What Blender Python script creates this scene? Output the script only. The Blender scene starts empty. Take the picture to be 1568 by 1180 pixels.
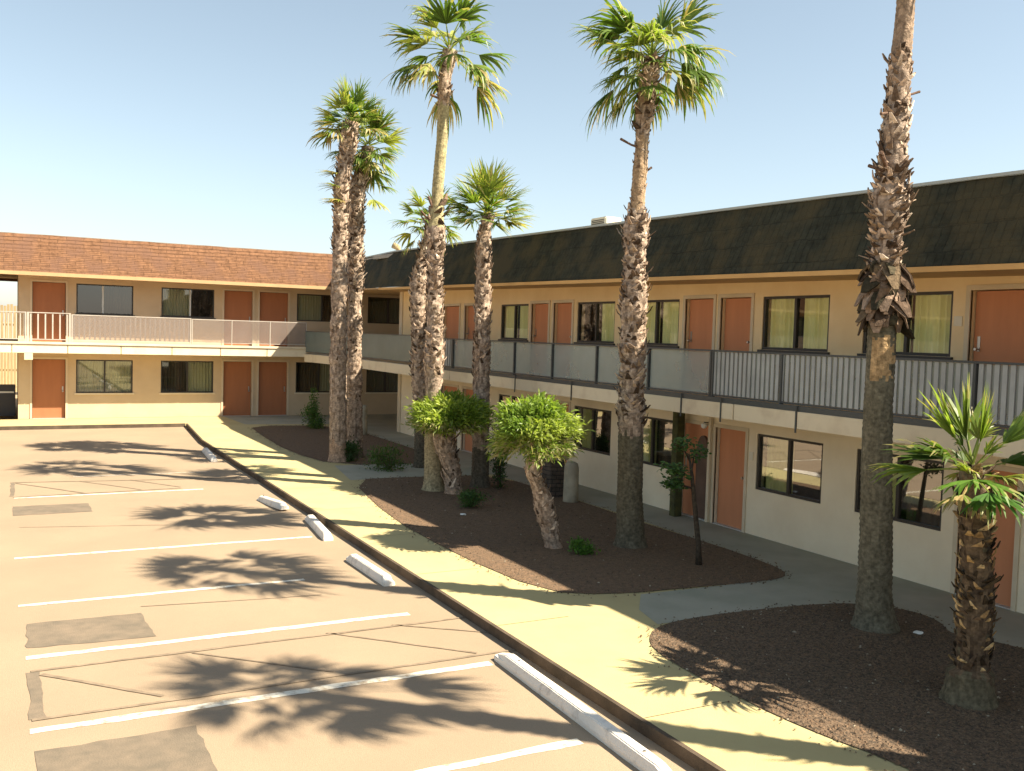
import bpy, bmesh, math, random
from mathutils import Vector, Matrix, noise
random.seed(7)
sc = bpy.context.scene
COL = sc.collection
PI = math.pi

# ------------------------------------------------------------ camera
# rows are the world X, Y, Z axes seen from the camera (two vanishing points of the photograph)
FPX = 1456.42
def _v(a, b): return Vector((a, b, -FPX)).normalized()
Yc = _v(20 - 784, 590 - 489)
Xc = _v(3560 - 784, 590 - 593)
Xc = (Xc - Yc * Xc.dot(Yc)).normalized()
Zc = Xc.cross(Yc)
M3 = Matrix((Xc, Yc, Zc))
CAMZ = 3.5
cam_d = bpy.data.cameras.new('camera')
cam = bpy.data.objects.new('camera', cam_d); COL.objects.link(cam)
cam.matrix_world = Matrix.Translation((0, 0, CAMZ)) @ M3.to_4x4()
cam_d.sensor_width = 36.0
cam_d.lens = FPX / 1568 * 36.0
cam_d.clip_start = 0.05; cam_d.clip_end = 5000
sc.camera = cam

# ------------------------------------------------------------ sky, sun, exposure
SUN_TO = Vector((0.74, -0.67, 1.04)).normalized()      # towards the sun
w = bpy.data.worlds.new('World'); sc.world = w; w.use_nodes = True
nt = w.node_tree; nt.nodes.clear()
sky = nt.nodes.new('ShaderNodeTexSky'); sky.sky_type = 'NISHITA'; sky.sun_disc = False
sky.sun_elevation = math.asin(SUN_TO.z)
sky.sun_rotation = math.atan2(SUN_TO.x, SUN_TO.y)
sky.altitude = 400; sky.air_density = 1.0; sky.dust_density = 1.0; sky.ozone_density = 1.0
bgn = nt.nodes.new('ShaderNodeBackground'); bgn.inputs['Strength'].default_value = 0.062
out = nt.nodes.new('ShaderNodeOutputWorld')
hs = nt.nodes.new('ShaderNodeHueSaturation'); hs.inputs['Saturation'].default_value = 0.66; hs.inputs['Value'].default_value = 1.0; hs.inputs['Hue'].default_value = 0.482
nt.links.new(sky.outputs[0], hs.inputs['Color']); nt.links.new(hs.outputs[0], bgn.inputs[0]); nt.links.new(bgn.outputs[0], out.inputs[0])
ld = bpy.data.lights.new('sun', 'SUN'); ld.energy = 5.0; ld.angle = math.radians(0.53); ld.color = (1.0, 0.885, 0.70)
sun = bpy.data.objects.new('sun', ld); COL.objects.link(sun)
sun.rotation_euler = SUN_TO.to_track_quat('Z', 'Y').to_euler()
sun.location = (20, -20, 30)
sc.view_settings.view_transform = 'Standard'; sc.view_settings.look = 'None'
sc.view_settings.gamma = 1.0; sc.view_settings.exposure = 1.6
sc.view_settings.use_curve_mapping = False

# ------------------------------------------------------------ materials
def mat(name, col, rough=0.85, col2=None, scale=3.0, detail=6, bump=0.0, bscale=60.0, metal=0.0, coord='Object', mixr=(0.35, 0.65),
        kind='noise', stretch=None, col3=None, scale3=40.0, spec=0.3):
    m = bpy.data.materials.new(name); m.use_nodes = True
    n = m.node_tree.nodes; l = m.node_tree.links
    b = n['Principled BSDF']; b.inputs['Roughness'].default_value = rough; b.inputs['Metallic'].default_value = metal
    b.inputs['Specular IOR Level'].default_value = spec
    b.inputs['Base Color'].default_value = (*col, 1)
    tc = n.new('ShaderNodeTexCoord'); mp = n.new('ShaderNodeMapping')
    l.new(tc.outputs[coord], mp.inputs[0])
    if stretch: mp.inputs['Scale'].default_value = stretch
    last = None
    if col2:
        if kind == 'voronoi':
            t = n.new('ShaderNodeTexVoronoi'); t.inputs['Scale'].default_value = scale; fo = t.outputs['Distance']
        else:
            t = n.new('ShaderNodeTexNoise'); t.inputs['Scale'].default_value = scale; t.inputs['Detail'].default_value = detail; fo = t.outputs['Fac']
            t.inputs['Roughness'].default_value = 0.6
        l.new(mp.outputs[0], t.inputs['Vector'])
        mr = n.new('ShaderNodeMapRange'); mr.inputs[1].default_value = mixr[0]; mr.inputs[2].default_value = mixr[1]
        l.new(fo, mr.inputs[0])
        mx = n.new('ShaderNodeMix'); mx.data_type = 'RGBA'
        mx.inputs[6].default_value = (*col, 1); mx.inputs[7].default_value = (*col2, 1)
        l.new(mr.outputs[0], mx.inputs[0]); last = mx.outputs[2]
    if col3:
        t3 = n.new('ShaderNodeTexNoise'); t3.inputs['Scale'].default_value = scale3; t3.inputs['Detail'].default_value = 4
        l.new(mp.outputs[0], t3.inputs['Vector'])
        mr3 = n.new('ShaderNodeMapRange'); mr3.inputs[1].default_value = 0.5; mr3.inputs[2].default_value = 0.72
        l.new(t3.outputs['Fac'], mr3.inputs[0])
        mx3 = n.new('ShaderNodeMix'); mx3.data_type = 'RGBA'
        if last: l.new(last, mx3.inputs[6])
        else: mx3.inputs[6].default_value = (*col, 1)
        mx3.inputs[7].default_value = (*col3, 1)
        l.new(mr3.outputs[0], mx3.inputs[0]); last = mx3.outputs[2]
    if last: l.new(last, b.inputs['Base Color'])
    if bump:
        tb = n.new('ShaderNodeTexNoise'); tb.inputs['Scale'].default_value = bscale; tb.inputs['Detail'].default_value = 5
        l.new(mp.outputs[0], tb.inputs['Vector'])
        bp = n.new('ShaderNodeBump'); bp.inputs['Strength'].default_value = bump; bp.inputs['Distance'].default_value = 0.02
        l.new(tb.outputs['Fac'], bp.inputs['Height']); l.new(bp.outputs[0], b.inputs['Normal'])
    return m

def leaf_mat(name, transl=0.35):
    m = bpy.data.materials.new(name); m.use_nodes = True
    n = m.node_tree.nodes; l = m.node_tree.links
    b = n['Principled BSDF']; b.inputs['Roughness'].default_value = 0.45; b.inputs['Specular IOR Level'].default_value = 0.4
    at = n.new('ShaderNodeAttribute'); at.attribute_name = 'col'
    l.new(at.outputs['Color'], b.inputs['Base Color'])
    tr = n.new('ShaderNodeBsdfTranslucent')
    br = n.new('ShaderNodeMix'); br.data_type = 'RGBA'; br.blend_type = 'MULTIPLY'; br.inputs[0].default_value = 1
    br.inputs[7].default_value = (1.5, 1.6, 0.7, 1)
    l.new(at.outputs['Color'], br.inputs[6]); l.new(br.outputs[2], tr.inputs['Color'])
    ms = n.new('ShaderNodeMixShader'); ms.inputs[0].default_value = transl
    l.new(b.outputs[0], ms.inputs[1]); l.new(tr.outputs[0], ms.inputs[2])
    l.new(ms.outputs[0], n['Material Output'].inputs['Surface'])
    return m

def attr_mat(name, rough=0.9, bump=0.5, bscale=45):
    m = bpy.data.materials.new(name); m.use_nodes = True
    n = m.node_tree.nodes; l = m.node_tree.links
    b = n['Principled BSDF']; b.inputs['Roughness'].default_value = rough; b.inputs['Specular IOR Level'].default_value = 0.15
    at = n.new('ShaderNodeAttribute'); at.attribute_name = 'col'
    tc = n.new('ShaderNodeTexCoord')
    t = n.new('ShaderNodeTexNoise'); t.inputs['Scale'].default_value = 22; t.inputs['Detail'].default_value = 6
    l.new(tc.outputs['Object'], t.inputs['Vector'])
    mr = n.new('ShaderNodeMapRange'); mr.inputs[1].default_value = 0.3; mr.inputs[2].default_value = 0.7
    mr.inputs[3].default_value = 0.55; mr.inputs[4].default_value = 1.3
    l.new(t.outputs['Fac'], mr.inputs[0])
    mx = n.new('ShaderNodeMix'); mx.data_type = 'RGBA'; mx.blend_type = 'MULTIPLY'; mx.inputs[0].default_value = 1
    l.new(at.outputs['Color'], mx.inputs[6]); l.new(mr.outputs[0], mx.inputs[7]); l.new(mx.outputs[2], b.inputs['Base Color'])
    tb = n.new('ShaderNodeTexNoise'); tb.inputs['Scale'].default_value = bscale; tb.inputs['Detail'].default_value = 5
    l.new(tc.outputs['Object'], tb.inputs['Vector'])
    bp = n.new('ShaderNodeBump'); bp.inputs['Strength'].default_value = bump; bp.inputs['Distance'].default_value = 0.03
    l.new(tb.outputs['Fac'], bp.inputs['Height']); l.new(bp.outputs[0], b.inputs['Normal'])
    return m

def shingle_mat(name, c1, c2, c3, su, sv, axis, moss=None):
    """rows of shakes: brick texture in (horizontal axis, z) of the real surface"""
    m = bpy.data.materials.new(name); m.use_nodes = True
    n = m.node_tree.nodes; l = m.node_tree.links
    b = n['Principled BSDF']; b.inputs['Roughness'].default_value = 0.95; b.inputs['Specular IOR Level'].default_value = 0.1
    tc = n.new('ShaderNodeTexCoord'); sp = n.new('ShaderNodeSeparateXYZ'); cb = n.new('ShaderNodeCombineXYZ')
    l.new(tc.outputs['Object'], sp.inputs[0]); l.new(sp.outputs[axis], cb.inputs[0]); l.new(sp.outputs[2], cb.inputs[1])
    wn = n.new('ShaderNodeTexNoise'); wn.inputs['Scale'].default_value = 2.2; wn.inputs['Detail'].default_value = 4
    l.new(tc.outputs['Object'], wn.inputs['Vector'])
    va = n.new('ShaderNodeVectorMath'); va.operation = 'MULTIPLY_ADD'; va.inputs[1].default_value = (0.10, 0.10, 0.0)
    l.new(wn.outputs['Color'], va.inputs[0]); l.new(cb.outputs[0], va.inputs[2])
    br = n.new('ShaderNodeTexBrick'); br.inputs['Scale'].default_value = 1.0
    br.inputs['Brick Width'].default_value = su; br.inputs['Row Height'].default_value = sv
    br.inputs['Mortar Size'].default_value = 0.008; br.inputs['Mortar Smooth'].default_value = 0.3
    br.inputs['Color1'].default_value = (*c1, 1); br.inputs['Color2'].default_value = (*c2, 1); br.inputs['Mortar'].default_value = (*c3, 1)
    l.new(va.outputs[0], br.inputs['Vector'])
    ns = n.new('ShaderNodeTexNoise'); ns.inputs['Scale'].default_value = 6; ns.inputs['Detail'].default_value = 8; ns.inputs['Roughness'].default_value = 0.7
    l.new(tc.outputs['Object'], ns.inputs['Vector'])
    mr = n.new('ShaderNodeMapRange'); mr.inputs[1].default_value = 0.3; mr.inputs[2].default_value = 0.7; mr.inputs[3].default_value = 0.6; mr.inputs[4].default_value = 1.25
    l.new(ns.outputs['Fac'], mr.inputs[0])
    mx = n.new('ShaderNodeMix'); mx.data_type = 'RGBA'; mx.blend_type = 'MULTIPLY'; mx.inputs[0].default_value = 1
    l.new(br.outputs['Color'], mx.inputs[6]); l.new(mr.outputs[0], mx.inputs[7])
    last = mx.outputs[2]
    if moss:
        n2 = n.new('ShaderNodeTexNoise'); n2.inputs['Scale'].default_value = 1.6; n2.inputs['Detail'].default_value = 7
        l.new(tc.outputs['Object'], n2.inputs['Vector'])
        m2 = n.new('ShaderNodeMapRange'); m2.inputs[1].default_value = 0.45; m2.inputs[2].default_value = 0.62
        l.new(n2.outputs['Fac'], m2.inputs[0])
        mm = n.new('ShaderNodeMix'); mm.data_type = 'RGBA'; mm.inputs[7].default_value = (*moss, 1)
        l.new(m2.outputs[0], mm.inputs[0]); l.new(last, mm.inputs[6]); last = mm.outputs[2]
    l.new(last, b.inputs['Base Color'])
    ad = n.new('ShaderNodeMath'); ad.operation = 'MULTIPLY_ADD'; ad.inputs[1].default_value = 1.0
    l.new(ns.outputs['Fac'], ad.inputs[0]); 
    iv = n.new('ShaderNodeMath'); iv.operation = 'SUBTRACT'; iv.inputs[0].default_value = 1.0
    l.new(br.outputs['Fac'], iv.inputs[1]); l.new(iv.outputs[0], ad.inputs[2])
    bp = n.new('ShaderNodeBump'); bp.inputs['Strength'].default_value = 0.8; bp.inputs['Distance'].default_value = 0.03
    l.new(ad.outputs[0], bp.inputs['Height']); l.new(bp.outputs[0], b.inputs['Normal'])
    return m

def glass_mat(name, tint, refl=0.25, rough=0.02):
    m = bpy.data.materials.new(name); m.use_nodes = True
    n = m.node_tree.nodes; l = m.node_tree.links
    for x in list(n):
        if x.type == 'BSDF_PRINCIPLED': n.remove(x)
    g = n.new('ShaderNodeBsdfGlossy'); g.inputs['Roughness'].default_value = rough; g.inputs['Color'].default_value = (0.95, 0.95, 0.95, 1)
    t = n.new('ShaderNodeBsdfTransparent'); t.inputs['Color'].default_value = (*tint, 1)
    lw = n.new('ShaderNodeLayerWeight'); f = n.new('ShaderNodeMath'); f.operation = 'POWER'; f.inputs[1].default_value = 4.0
    l.new(lw.outputs['Facing'], f.inputs[0])
    a = n.new('ShaderNodeMath'); a.operation = 'ADD'; a.inputs[1].default_value = refl + .05; a.use_clamp = True
    l.new(f.outputs[0], a.inputs[0])
    tc = n.new('ShaderNodeTexCoord'); ns = n.new('ShaderNodeTexNoise'); ns.inputs['Scale'].default_value = 1.3; ns.inputs['Detail'].default_value = 1
    l.new(tc.outputs['Object'], ns.inputs['Vector'])
    bp = n.new('ShaderNodeBump'); bp.inputs['Strength'].default_value = 0.03; bp.inputs['Distance'].default_value = 0.02
    l.new(ns.outputs['Fac'], bp.inputs['Height']); l.new(bp.outputs[0], g.inputs['Normal'])
    ms = n.new('ShaderNodeMixShader'); l.new(a.outputs[0], ms.inputs[0]); l.new(t.outputs[0], ms.inputs[1]); l.new(g.outputs[0], ms.inputs[2])
    l.new(ms.outputs[0], n['Material Output'].inputs['Surface'])
    return m

def screen_mat(name, col, opac, rough=0.35):
    """fine translucent balcony screen"""
    m = bpy.data.materials.new(name); m.use_nodes = True
    n = m.node_tree.nodes; l = m.node_tree.links
    b = n['Principled BSDF']; b.inputs['Base Color'].default_value = (*col, 1); b.inputs['Roughness'].default_value = rough
    t = n.new('ShaderNodeBsdfTransparent')
    tc = n.new('ShaderNodeTexCoord'); ns = n.new('ShaderNodeTexNoise'); ns.inputs['Scale'].default_value = 1.2; ns.inputs['Detail'].default_value = 4
    l.new(tc.outputs['Object'], ns.inputs['Vector'])
    mr = n.new('ShaderNodeMapRange'); mr.inputs[1].default_value = 0.3; mr.inputs[2].default_value = 0.7; mr.inputs[3].default_value = opac - 0.08; mr.inputs[4].default_value = opac + 0.08
    l.new(ns.outputs['Fac'], mr.inputs[0])
    ms = n.new('ShaderNodeMixShader'); l.new(mr.outputs[0], ms.inputs[0])
    l.new(t.outputs[0], ms.inputs[1]); l.new(b.outputs[0], ms.inputs[2]); l.new(ms.outputs[0], n['Material Output'].inputs['Surface'])
    return m

MT = dict(
    lot=mat('parking_asphalt', (0.315, 0.238, 0.16), 0.9, (0.275, 0.207, 0.14), 0.5, 10, 0.25, 90, col3=(0.225, 0.17, 0.115), scale3=110),
    walk=mat('pale_concrete', (0.46, 0.385, 0.195), 0.9, (0.41, 0.34, 0.17), 0.9, 8, 0.2, 70),
    path=mat('grey_concrete', (0.36, 0.34, 0.27), 0.9, (0.28, 0.28, 0.215), 1.1, 8, 0.2, 70),
    kerb=mat('shade_dark_kerb', (0.11, 0.08, 0.055), 0.9, (0.06, 0.045, 0.03), 3, 6, 0.4, 50),  # shade of the kerb face is darkened into this colour
    gravel=mat('red_gravel', (0.175, 0.108, 0.062), 0.95, (0.085, 0.062, 0.04), 14, 8, 1.0, 55, col3=(0.24, 0.15, 0.095), scale3=60),
    mulch=mat('dark_gravel', (0.15, 0.098, 0.06), 0.95, (0.045, 0.036, 0.026), 22, 8, 1.0, 45, col3=(0.22, 0.15, 0.095), scale3=50),
    soil=mat('desert_sand', (0.40, 0.30, 0.19), 0.95, (0.33, 0.25, 0.16), 0.3, 8, 0.3, 20),
    white=mat('white_road_paint', (0.70, 0.65, 0.54), 0.85, (0.40, 0.31, 0.21), 11, 10, 0.15, 80, mixr=(0.48, 0.66)),
    darkline=mat('worn_dark_paint', (0.17, 0.13, 0.09), 0.9, (0.27, 0.205, 0.14), 7, 9),
    patch=mat('grey_patch', (0.13, 0.108, 0.08), 0.9, (0.20, 0.155, 0.11), 4, 10, 0.3, 60, mixr=(0.35, 0.7)),
    stop=mat('painted_concrete', (0.75, 0.70, 0.62), 0.85, (0.45, 0.40, 0.34), 7, 8, 0.4, 40, mixr=(0.55, 0.75)),
    stucco=mat('tan_stucco', (0.57, 0.44, 0.29), 0.92, (0.52, 0.395, 0.26), 1.3, 6, 0.35, 120),
    stuccoR=mat('cream_stucco', (0.87, 0.76, 0.56), 0.92, (0.79, 0.67, 0.48), 1.1, 6, 0.35, 120),
    stuccoU=mat('ochre_stucco', (0.87, 0.69, 0.42), 0.92, (0.79, 0.60, 0.34), 1.1, 6, 0.35, 120),
    trimL=mat('tan_trim', (0.60, 0.48, 0.34), 0.8, (0.54, 0.43, 0.30), 2.0, 6, 0.1, 60),
    trim=mat('cream_trim', (0.68, 0.58, 0.42), 0.8, (0.60, 0.50, 0.35), 2.0, 6, 0.1, 60),
    fascia=mat('cream_fascia', (0.70, 0.60, 0.43), 0.8, (0.55, 0.44, 0.30), 2.2, 8, 0.15, 60, mixr=(0.5, 0.8)),
    orange_trim=mat('ochre_trim', (0.62, 0.38, 0.15), 0.8, (0.55, 0.33, 0.13), 2, 6),
    soffit=mat('soffit_paint', (0.50, 0.33, 0.17), 0.9, (0.42, 0.28, 0.15), 2, 6),
    door=mat('rust_door_paint', (0.37, 0.145, 0.066), 0.75, (0.33, 0.13, 0.06), 1.4, 6, 0.08, 40, stretch=(3, 3, 0.5)),
    doorR=mat('terracotta_door_paint', (0.60, 0.255, 0.125), 0.75, (0.54, 0.225, 0.11), 1.4, 6, 0.08, 40, stretch=(3, 3, 0.5)),
    bronze=mat('bronze_frame', (0.035, 0.028, 0.022), 0.5, spec=0.5),
    alu=mat('pale_aluminium', (0.55, 0.55, 0.52), 0.45, metal=0.3, spec=0.5),
    steel=mat('worn_steel', (0.45, 0.42, 0.38), 0.35, metal=0.9),
    rail=mat('dark_railing_paint', (0.055, 0.06, 0.06), 0.5, spec=0.5),
    slat=mat('grey_slat_paint', (0.40, 0.415, 0.41), 0.6, (0.32, 0.33, 0.33), 2.5, 5),
    slatL=mat('white_slat_paint', (0.44, 0.395, 0.345), 0.6, (0.37, 0.33, 0.285), 2.5, 5),
    curtain=mat('yellow_curtain', (0.80, 0.78, 0.42), 0.9, (0.72, 0.70, 0.36), 2, 5, stretch=(6, 6, 0.4)),
    curtain2=mat('beige_curtain', (0.78, 0.70, 0.52), 0.9, (0.68, 0.60, 0.44), 2, 5, stretch=(6, 6, 0.4)),
    green_reflection=mat('dark_green_reflection', (0.035, 0.07, 0.03), 0.9, (0.02, 0.04, 0.02), 2, 5, stretch=(6, 6, 0.4)),  # dark green window reflection painted as a sheet behind the glass
    curtain4=mat('brown_screen', (0.12, 0.09, 0.075), 0.9, (0.10, 0.075, 0.06), 2, 5),
    glass=glass_mat('window_glass', (0.93, 0.96, 0.88), 0.02),
    glassL=glass_mat('ground_floor_glass', (0.75, 0.78, 0.68), 0.22),
    glassD=glass_mat('tinted_glass', (0.55, 0.6, 0.55), 0.06),
    screen=screen_mat('grey_balcony_screen', (0.34, 0.41, 0.40), 0.46), screenC=screen_mat('teal_balcony_screen', (0.14, 0.19, 0.185), 0.68),
    screenL=screen_mat('pale_balcony_screen', (0.27, 0.22, 0.19), 0.42),
    roofL=shingle_mat('brown_shingles', (0.20, 0.105, 0.058), (0.175, 0.092, 0.052), (0.11, 0.06, 0.036), 0.55, 0.125, 0, moss=(0.155, 0.085, 0.055)),
    roofR=shingle_mat('dark_shingles', (0.052, 0.053, 0.038), (0.042, 0.044, 0.033), (0.036, 0.037, 0.028), 0.13, 0.34, 1, moss=(0.075, 0.064, 0.038)),
    flat=mat('flat_roofing', (0.35, 0.33, 0.30), 0.95, (0.28, 0.27, 0.25), 1, 6),
    coping=mat('grey_coping', (0.38, 0.42, 0.42), 0.6),
    leaf=leaf_mat('palm_leaf', 0.38), bush=leaf_mat('shrub_leaf', 0.35), bark=attr_mat('palm_bark'),
    dark=mat('dark_metal', (0.05, 0.05, 0.055), 0.5), lamp=mat('white_glass_globe', (0.8, 0.8, 0.75), 0.3),
    brick=shingle_mat('dark_brick', (0.13, 0.10, 0.08), (0.10, 0.08, 0.065), (0.05, 0.045, 0.04), 0.2, 0.09, 0),
    oldconc=mat('weathered_concrete', (0.42, 0.36, 0.26), 0.95, (0.25, 0.22, 0.16), 3, 8, 0.4, 40),
    moss=mat('mossy_wood', (0.10, 0.10, 0.035), 0.95, (0.05, 0.05, 0.025), 8, 6, 0.5, 40),
    wood=mat('weathered_boards', (0.40, 0.31, 0.16), 0.9, (0.30, 0.22, 0.12), 3, 6, 0.2, 40, stretch=(6, 6, 0.6)),
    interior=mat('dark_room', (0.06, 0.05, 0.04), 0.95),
    plaque=mat('pale_plaque', (0.72, 0.66, 0.52), 0.6), paper=mat('white_scrap', (0.75, 0.75, 0.70), 0.8),
    archm=mat('brown_arch_panel', (0.16, 0.10, 0.07), 0.8, (0.11, 0.07, 0.05), 3, 5),
)

# ------------------------------------------------------------ helpers
def link(name, me, parent=None, loc=(0, 0, 0), rz=0):
    o = bpy.data.objects.new(name, me); COL.objects.link(o)
    o.location = loc; o.rotation_euler = (0, 0, rz)
    if parent: o.parent = parent
    return o
def thing(name, label, cat, loc=(0, 0, 0), group=None):
    o = link(name, None, loc=loc); o.empty_display_size = 0.3
    o['label'] = label; o['category'] = cat
    if group: o['group'] = group
    return o
def tag(o, label, cat, group=None):
    o['label'] = label; o['category'] = cat
    if group: o['group'] = group
    return o
class MB:
    def __init__(s): s.v = []; s.f = []; s.m = []; s.c = []; s.cur = 0; s.col = None
    def quad(s, *pts):
        i = len(s.v); s.v += [tuple(p) for p in pts]; s.f.append(tuple(range(i, i + len(pts)))); s.m.append(s.cur); s.c.append(s.col)
    def box(s, a, b):
        x0, y0, z0 = a; x1, y1, z1 = b
        if x0 > x1: x0, x1 = x1, x0
        if y0 > y1: y0, y1 = y1, y0
        if z0 > z1: z0, z1 = z1, z0
        i = len(s.v)
        s.v += [(x0, y0, z0), (x1, y0, z0), (x1, y1, z0), (x0, y1, z0), (x0, y0, z1), (x1, y0, z1), (x1, y1, z1), (x0, y1, z1)]
        for f in ((0, 3, 2, 1), (4, 5, 6, 7), (0, 1, 5, 4), (1, 2, 6, 5), (2, 3, 7, 6), (3, 0, 4, 7)):
            s.f.append(tuple(i + k for k in f)); s.m.append(s.cur); s.c.append(s.col)
    def hexa(s, p):   # 8 points: bottom 4, top 4
        i = len(s.v); s.v += [tuple(q) for q in p]
        for f in ((0, 3, 2, 1), (4, 5, 6, 7), (0, 1, 5, 4), (1, 2, 6, 5), (2, 3, 7, 6), (3, 0, 4, 7)):
            s.f.append(tuple(i + k for k in f)); s.m.append(s.cur); s.c.append(s.col)
    def tube(s, pts, rad, n=8):
        rings = []
        for k, p in enumerate(pts):
            p = Vector(p); a = Vector(pts[max(k - 1, 0)]); b = Vector(pts[min(k + 1, len(pts) - 1)])
            d = (b - a).normalized(); u = d.orthogonal().normalized() if abs(d.z) < .9 else Vector((1, 0, 0)).cross(d).normalized()
            v = d.cross(u); r = rad[k] if isinstance(rad, (list, tuple)) else rad
            i = len(s.v)
            for j in range(n):
                t = 2 * PI * j / n; q = p + (u * math.cos(t) + v * math.sin(t)) * r; s.v.append(tuple(q))
            rings.append(i)
        for k in range(len(rings) - 1):
            for j in range(n):
                a, b = rings[k], rings[k + 1]
                s.f.append((a + j, a + (j + 1) % n, b + (j + 1) % n, b + j)); s.m.append(s.cur); s.c.append(s.col)
        s.f.append(tuple(rings[0] + j for j in range(n))[::-1]); s.m.append(s.cur); s.c.append(s.col)
        s.f.append(tuple(rings[-1] + j for j in range(n))); s.m.append(s.cur); s.c.append(s.col)
    def build(s, name, mats, parent=None, loc=(0, 0, 0), rz=0, smooth=False, bevel=0):
        me = bpy.data.meshes.new(name); me.from_pydata(s.v, [], s.f)
        if not isinstance(mats, (list, tuple)): mats = [mats]
        for m in mats: me.materials.append(m)
        me.polygons.foreach_set('material_index', s.m)
        if any(c is not None for c in s.c):
            at = me.color_attributes.new('col', 'FLOAT_COLOR', 'CORNER'); arr = []
            for f, c in zip(s.f, s.c):
                c = c or (.1, .1, .1); arr += [c[0], c[1], c[2], 1.0] * len(f)
            at.data.foreach_set('color', arr)
        if smooth: me.polygons.foreach_set('use_smooth', [True] * len(s.f))
        me.update()
        o = link(name, me, parent, loc, rz)
        if bevel:
            bm = bmesh.new(); bm.from_mesh(me)
            bmesh.ops.bevel(bm, geom=bm.edges[:], offset=bevel, segments=2, affect='EDGES', clamp_overlap=True)
            bm.to_mesh(me); bm.free()
        return o
def sheet(name, pts, z, m, thick=0.0, kind='structure'):
    bm = bmesh.new()
    vs = [bm.verts.new((x, y, z)) for x, y in pts]
    f = bm.faces.new(vs); bm.normal_update()
    if f.normal.z < 0: f.normal_flip()
    if thick:
        r = bmesh.ops.extrude_face_region(bm, geom=[f])
        for e in r['geom']:
            if isinstance(e, bmesh.types.BMVert): e.co.z = z
        for v in vs: v.co.z = z - thick
    bmesh.ops.recalc_face_normals(bm, faces=bm.faces[:])
    bmesh.ops.triangulate(bm, faces=[x for x in bm.faces if len(x.verts) > 4])
    me = bpy.data.meshes.new(name); bm.to_mesh(me); bm.free(); me.materials.append(m)
    o = link(name, me); o['kind'] = kind
    return o
def smooth_poly(pts, it=2):
    for _ in range(it):
        q = []
        for i in range(len(pts)):
            a = pts[i]; b = pts[(i + 1) % len(pts)]
            q.append((a[0] * .75 + b[0] * .25, a[1] * .75 + b[1] * .25)); q.append((a[0] * .25 + b[0] * .75, a[1] * .25 + b[1] * .75))
        pts = q
    return pts
def inside(x, y, P):
    c = False; n = len(P)
    for i in range(n):
        x0, y0 = P[i]; x1, y1 = P[(i + 1) % n]
        if (y0 > y) != (y1 > y) and x < (x1 - x0) * (y - y0) / (y1 - y0) + x0: c = not c
    return c

# ------------------------------------------------------------ ground
LZ = -0.12                                     # parking surface
S = (CAMZ - LZ) / CAMZ                         # lot points were measured at z = 0
sheet('ground', [(-900, -300), (900, -300), (900, 1500), (-900, 1500)], LZ - 0.03, MT['soil'])
sheet('parking_lot', [(-60, -30), (5.3, -30), (5.3, 34.0), (5.6, 35.3), (-60, 35.3)], LZ, MT['lot'])
sheet('sidewalk', [(5.153, -20), (20, -20), (20, 37.55), (-40, 37.55), (-40, 35.15), (5.5, 35.15), (5.153, 30)], 0.0, MT['walk'], 0.14)
kb = MB()
kb.box((5.10, -20, LZ - .05), (5.15, 30, 0.003)); kb.box((-40, 35.09, LZ - .05), (5.41, 35.147, 0.003))
kb.hexa([(5.10, 30.003, LZ - .05), (5.15, 30.003, LZ - .05), (5.49, 35.088, LZ - .05), (5.44, 35.088, LZ - .05), (5.10, 30.003, 0.003), (5.15, 30.003, 0.003), (5.49, 35.088, 0.003), (5.44, 35.088, 0.003)])
k = kb.build('kerb', MT['kerb']); k['kind'] = 'structure'
# building-side path (greyer concrete) laid over the slab
path_poly = [(10.55, -19.9), (19.9, -19.9), (19.9, 37.5), (7.2, 37.5), (7.35, 34.4), (10.5, 34.0), (10.6, 30.3), (10.6, 21.4), (10.7, 15.7), (10.6, 12.5), (10.35, 10.7), (9.2, 10.45), (7.6, 10.5), (7.15, 9.9), (7.0, 9.3), (7.8, 9.30), (9.3, 9.15), (10.2, 8.9), (10.4, 8.2), (10.1, 7.5), (10.5, 6.9)]
sheet('path', path_poly, 0.004, MT['path'])
cross_poly = [(6.95, 21.15), (10.65, 21.0), (10.65, 23.2), (7.3, 23.55)]
sheet('cross_path', cross_poly, 0.0045, MT['path'])
near_poly = smooth_poly([(6.95, 9.26), (7.8, 9.36), (9.27, 9.26), (10.13, 9.05), (10.55, 8.46), (10.45, 7.95), (10.1, 7.6), (10.55, 6.9), (10.6, 3), (10.6, -10), (6.6, -10), (6.6, 3), (6.6, 5.25), (6.36, 6.22), (6.30, 7.31), (6.32, 8.22), (6.48, 8.8)], 2)
mid_poly = smooth_poly([(6.42, 11.1), (7.22, 10.62), (8.67, 10.5), (9.87, 10.38), (10.35, 10.55), (10.55, 11.1), (10.64, 12.6), (10.55, 14.6), (10.65, 16.5), (10.6, 20.9), (8.5, 21.2), (6.95, 21.2), (6.24, 16.5), (6.2, 13.5)], 1)
far_poly = smooth_poly([(7.35, 23.6), (10.0, 23.2), (10.55, 24.5), (10.6, 30.3), (10.3, 33.4), (7.4, 33.9), (7.1, 31.0), (6.9, 26.5)], 1)
sheet('near_planting_bed', near_poly, 0.010, MT['mulch'])
sheet('middle_planting_bed', mid_poly, 0.010, MT['gravel'])
sheet('far_planting_bed', far_poly, 0.010, MT['gravel'])
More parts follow.
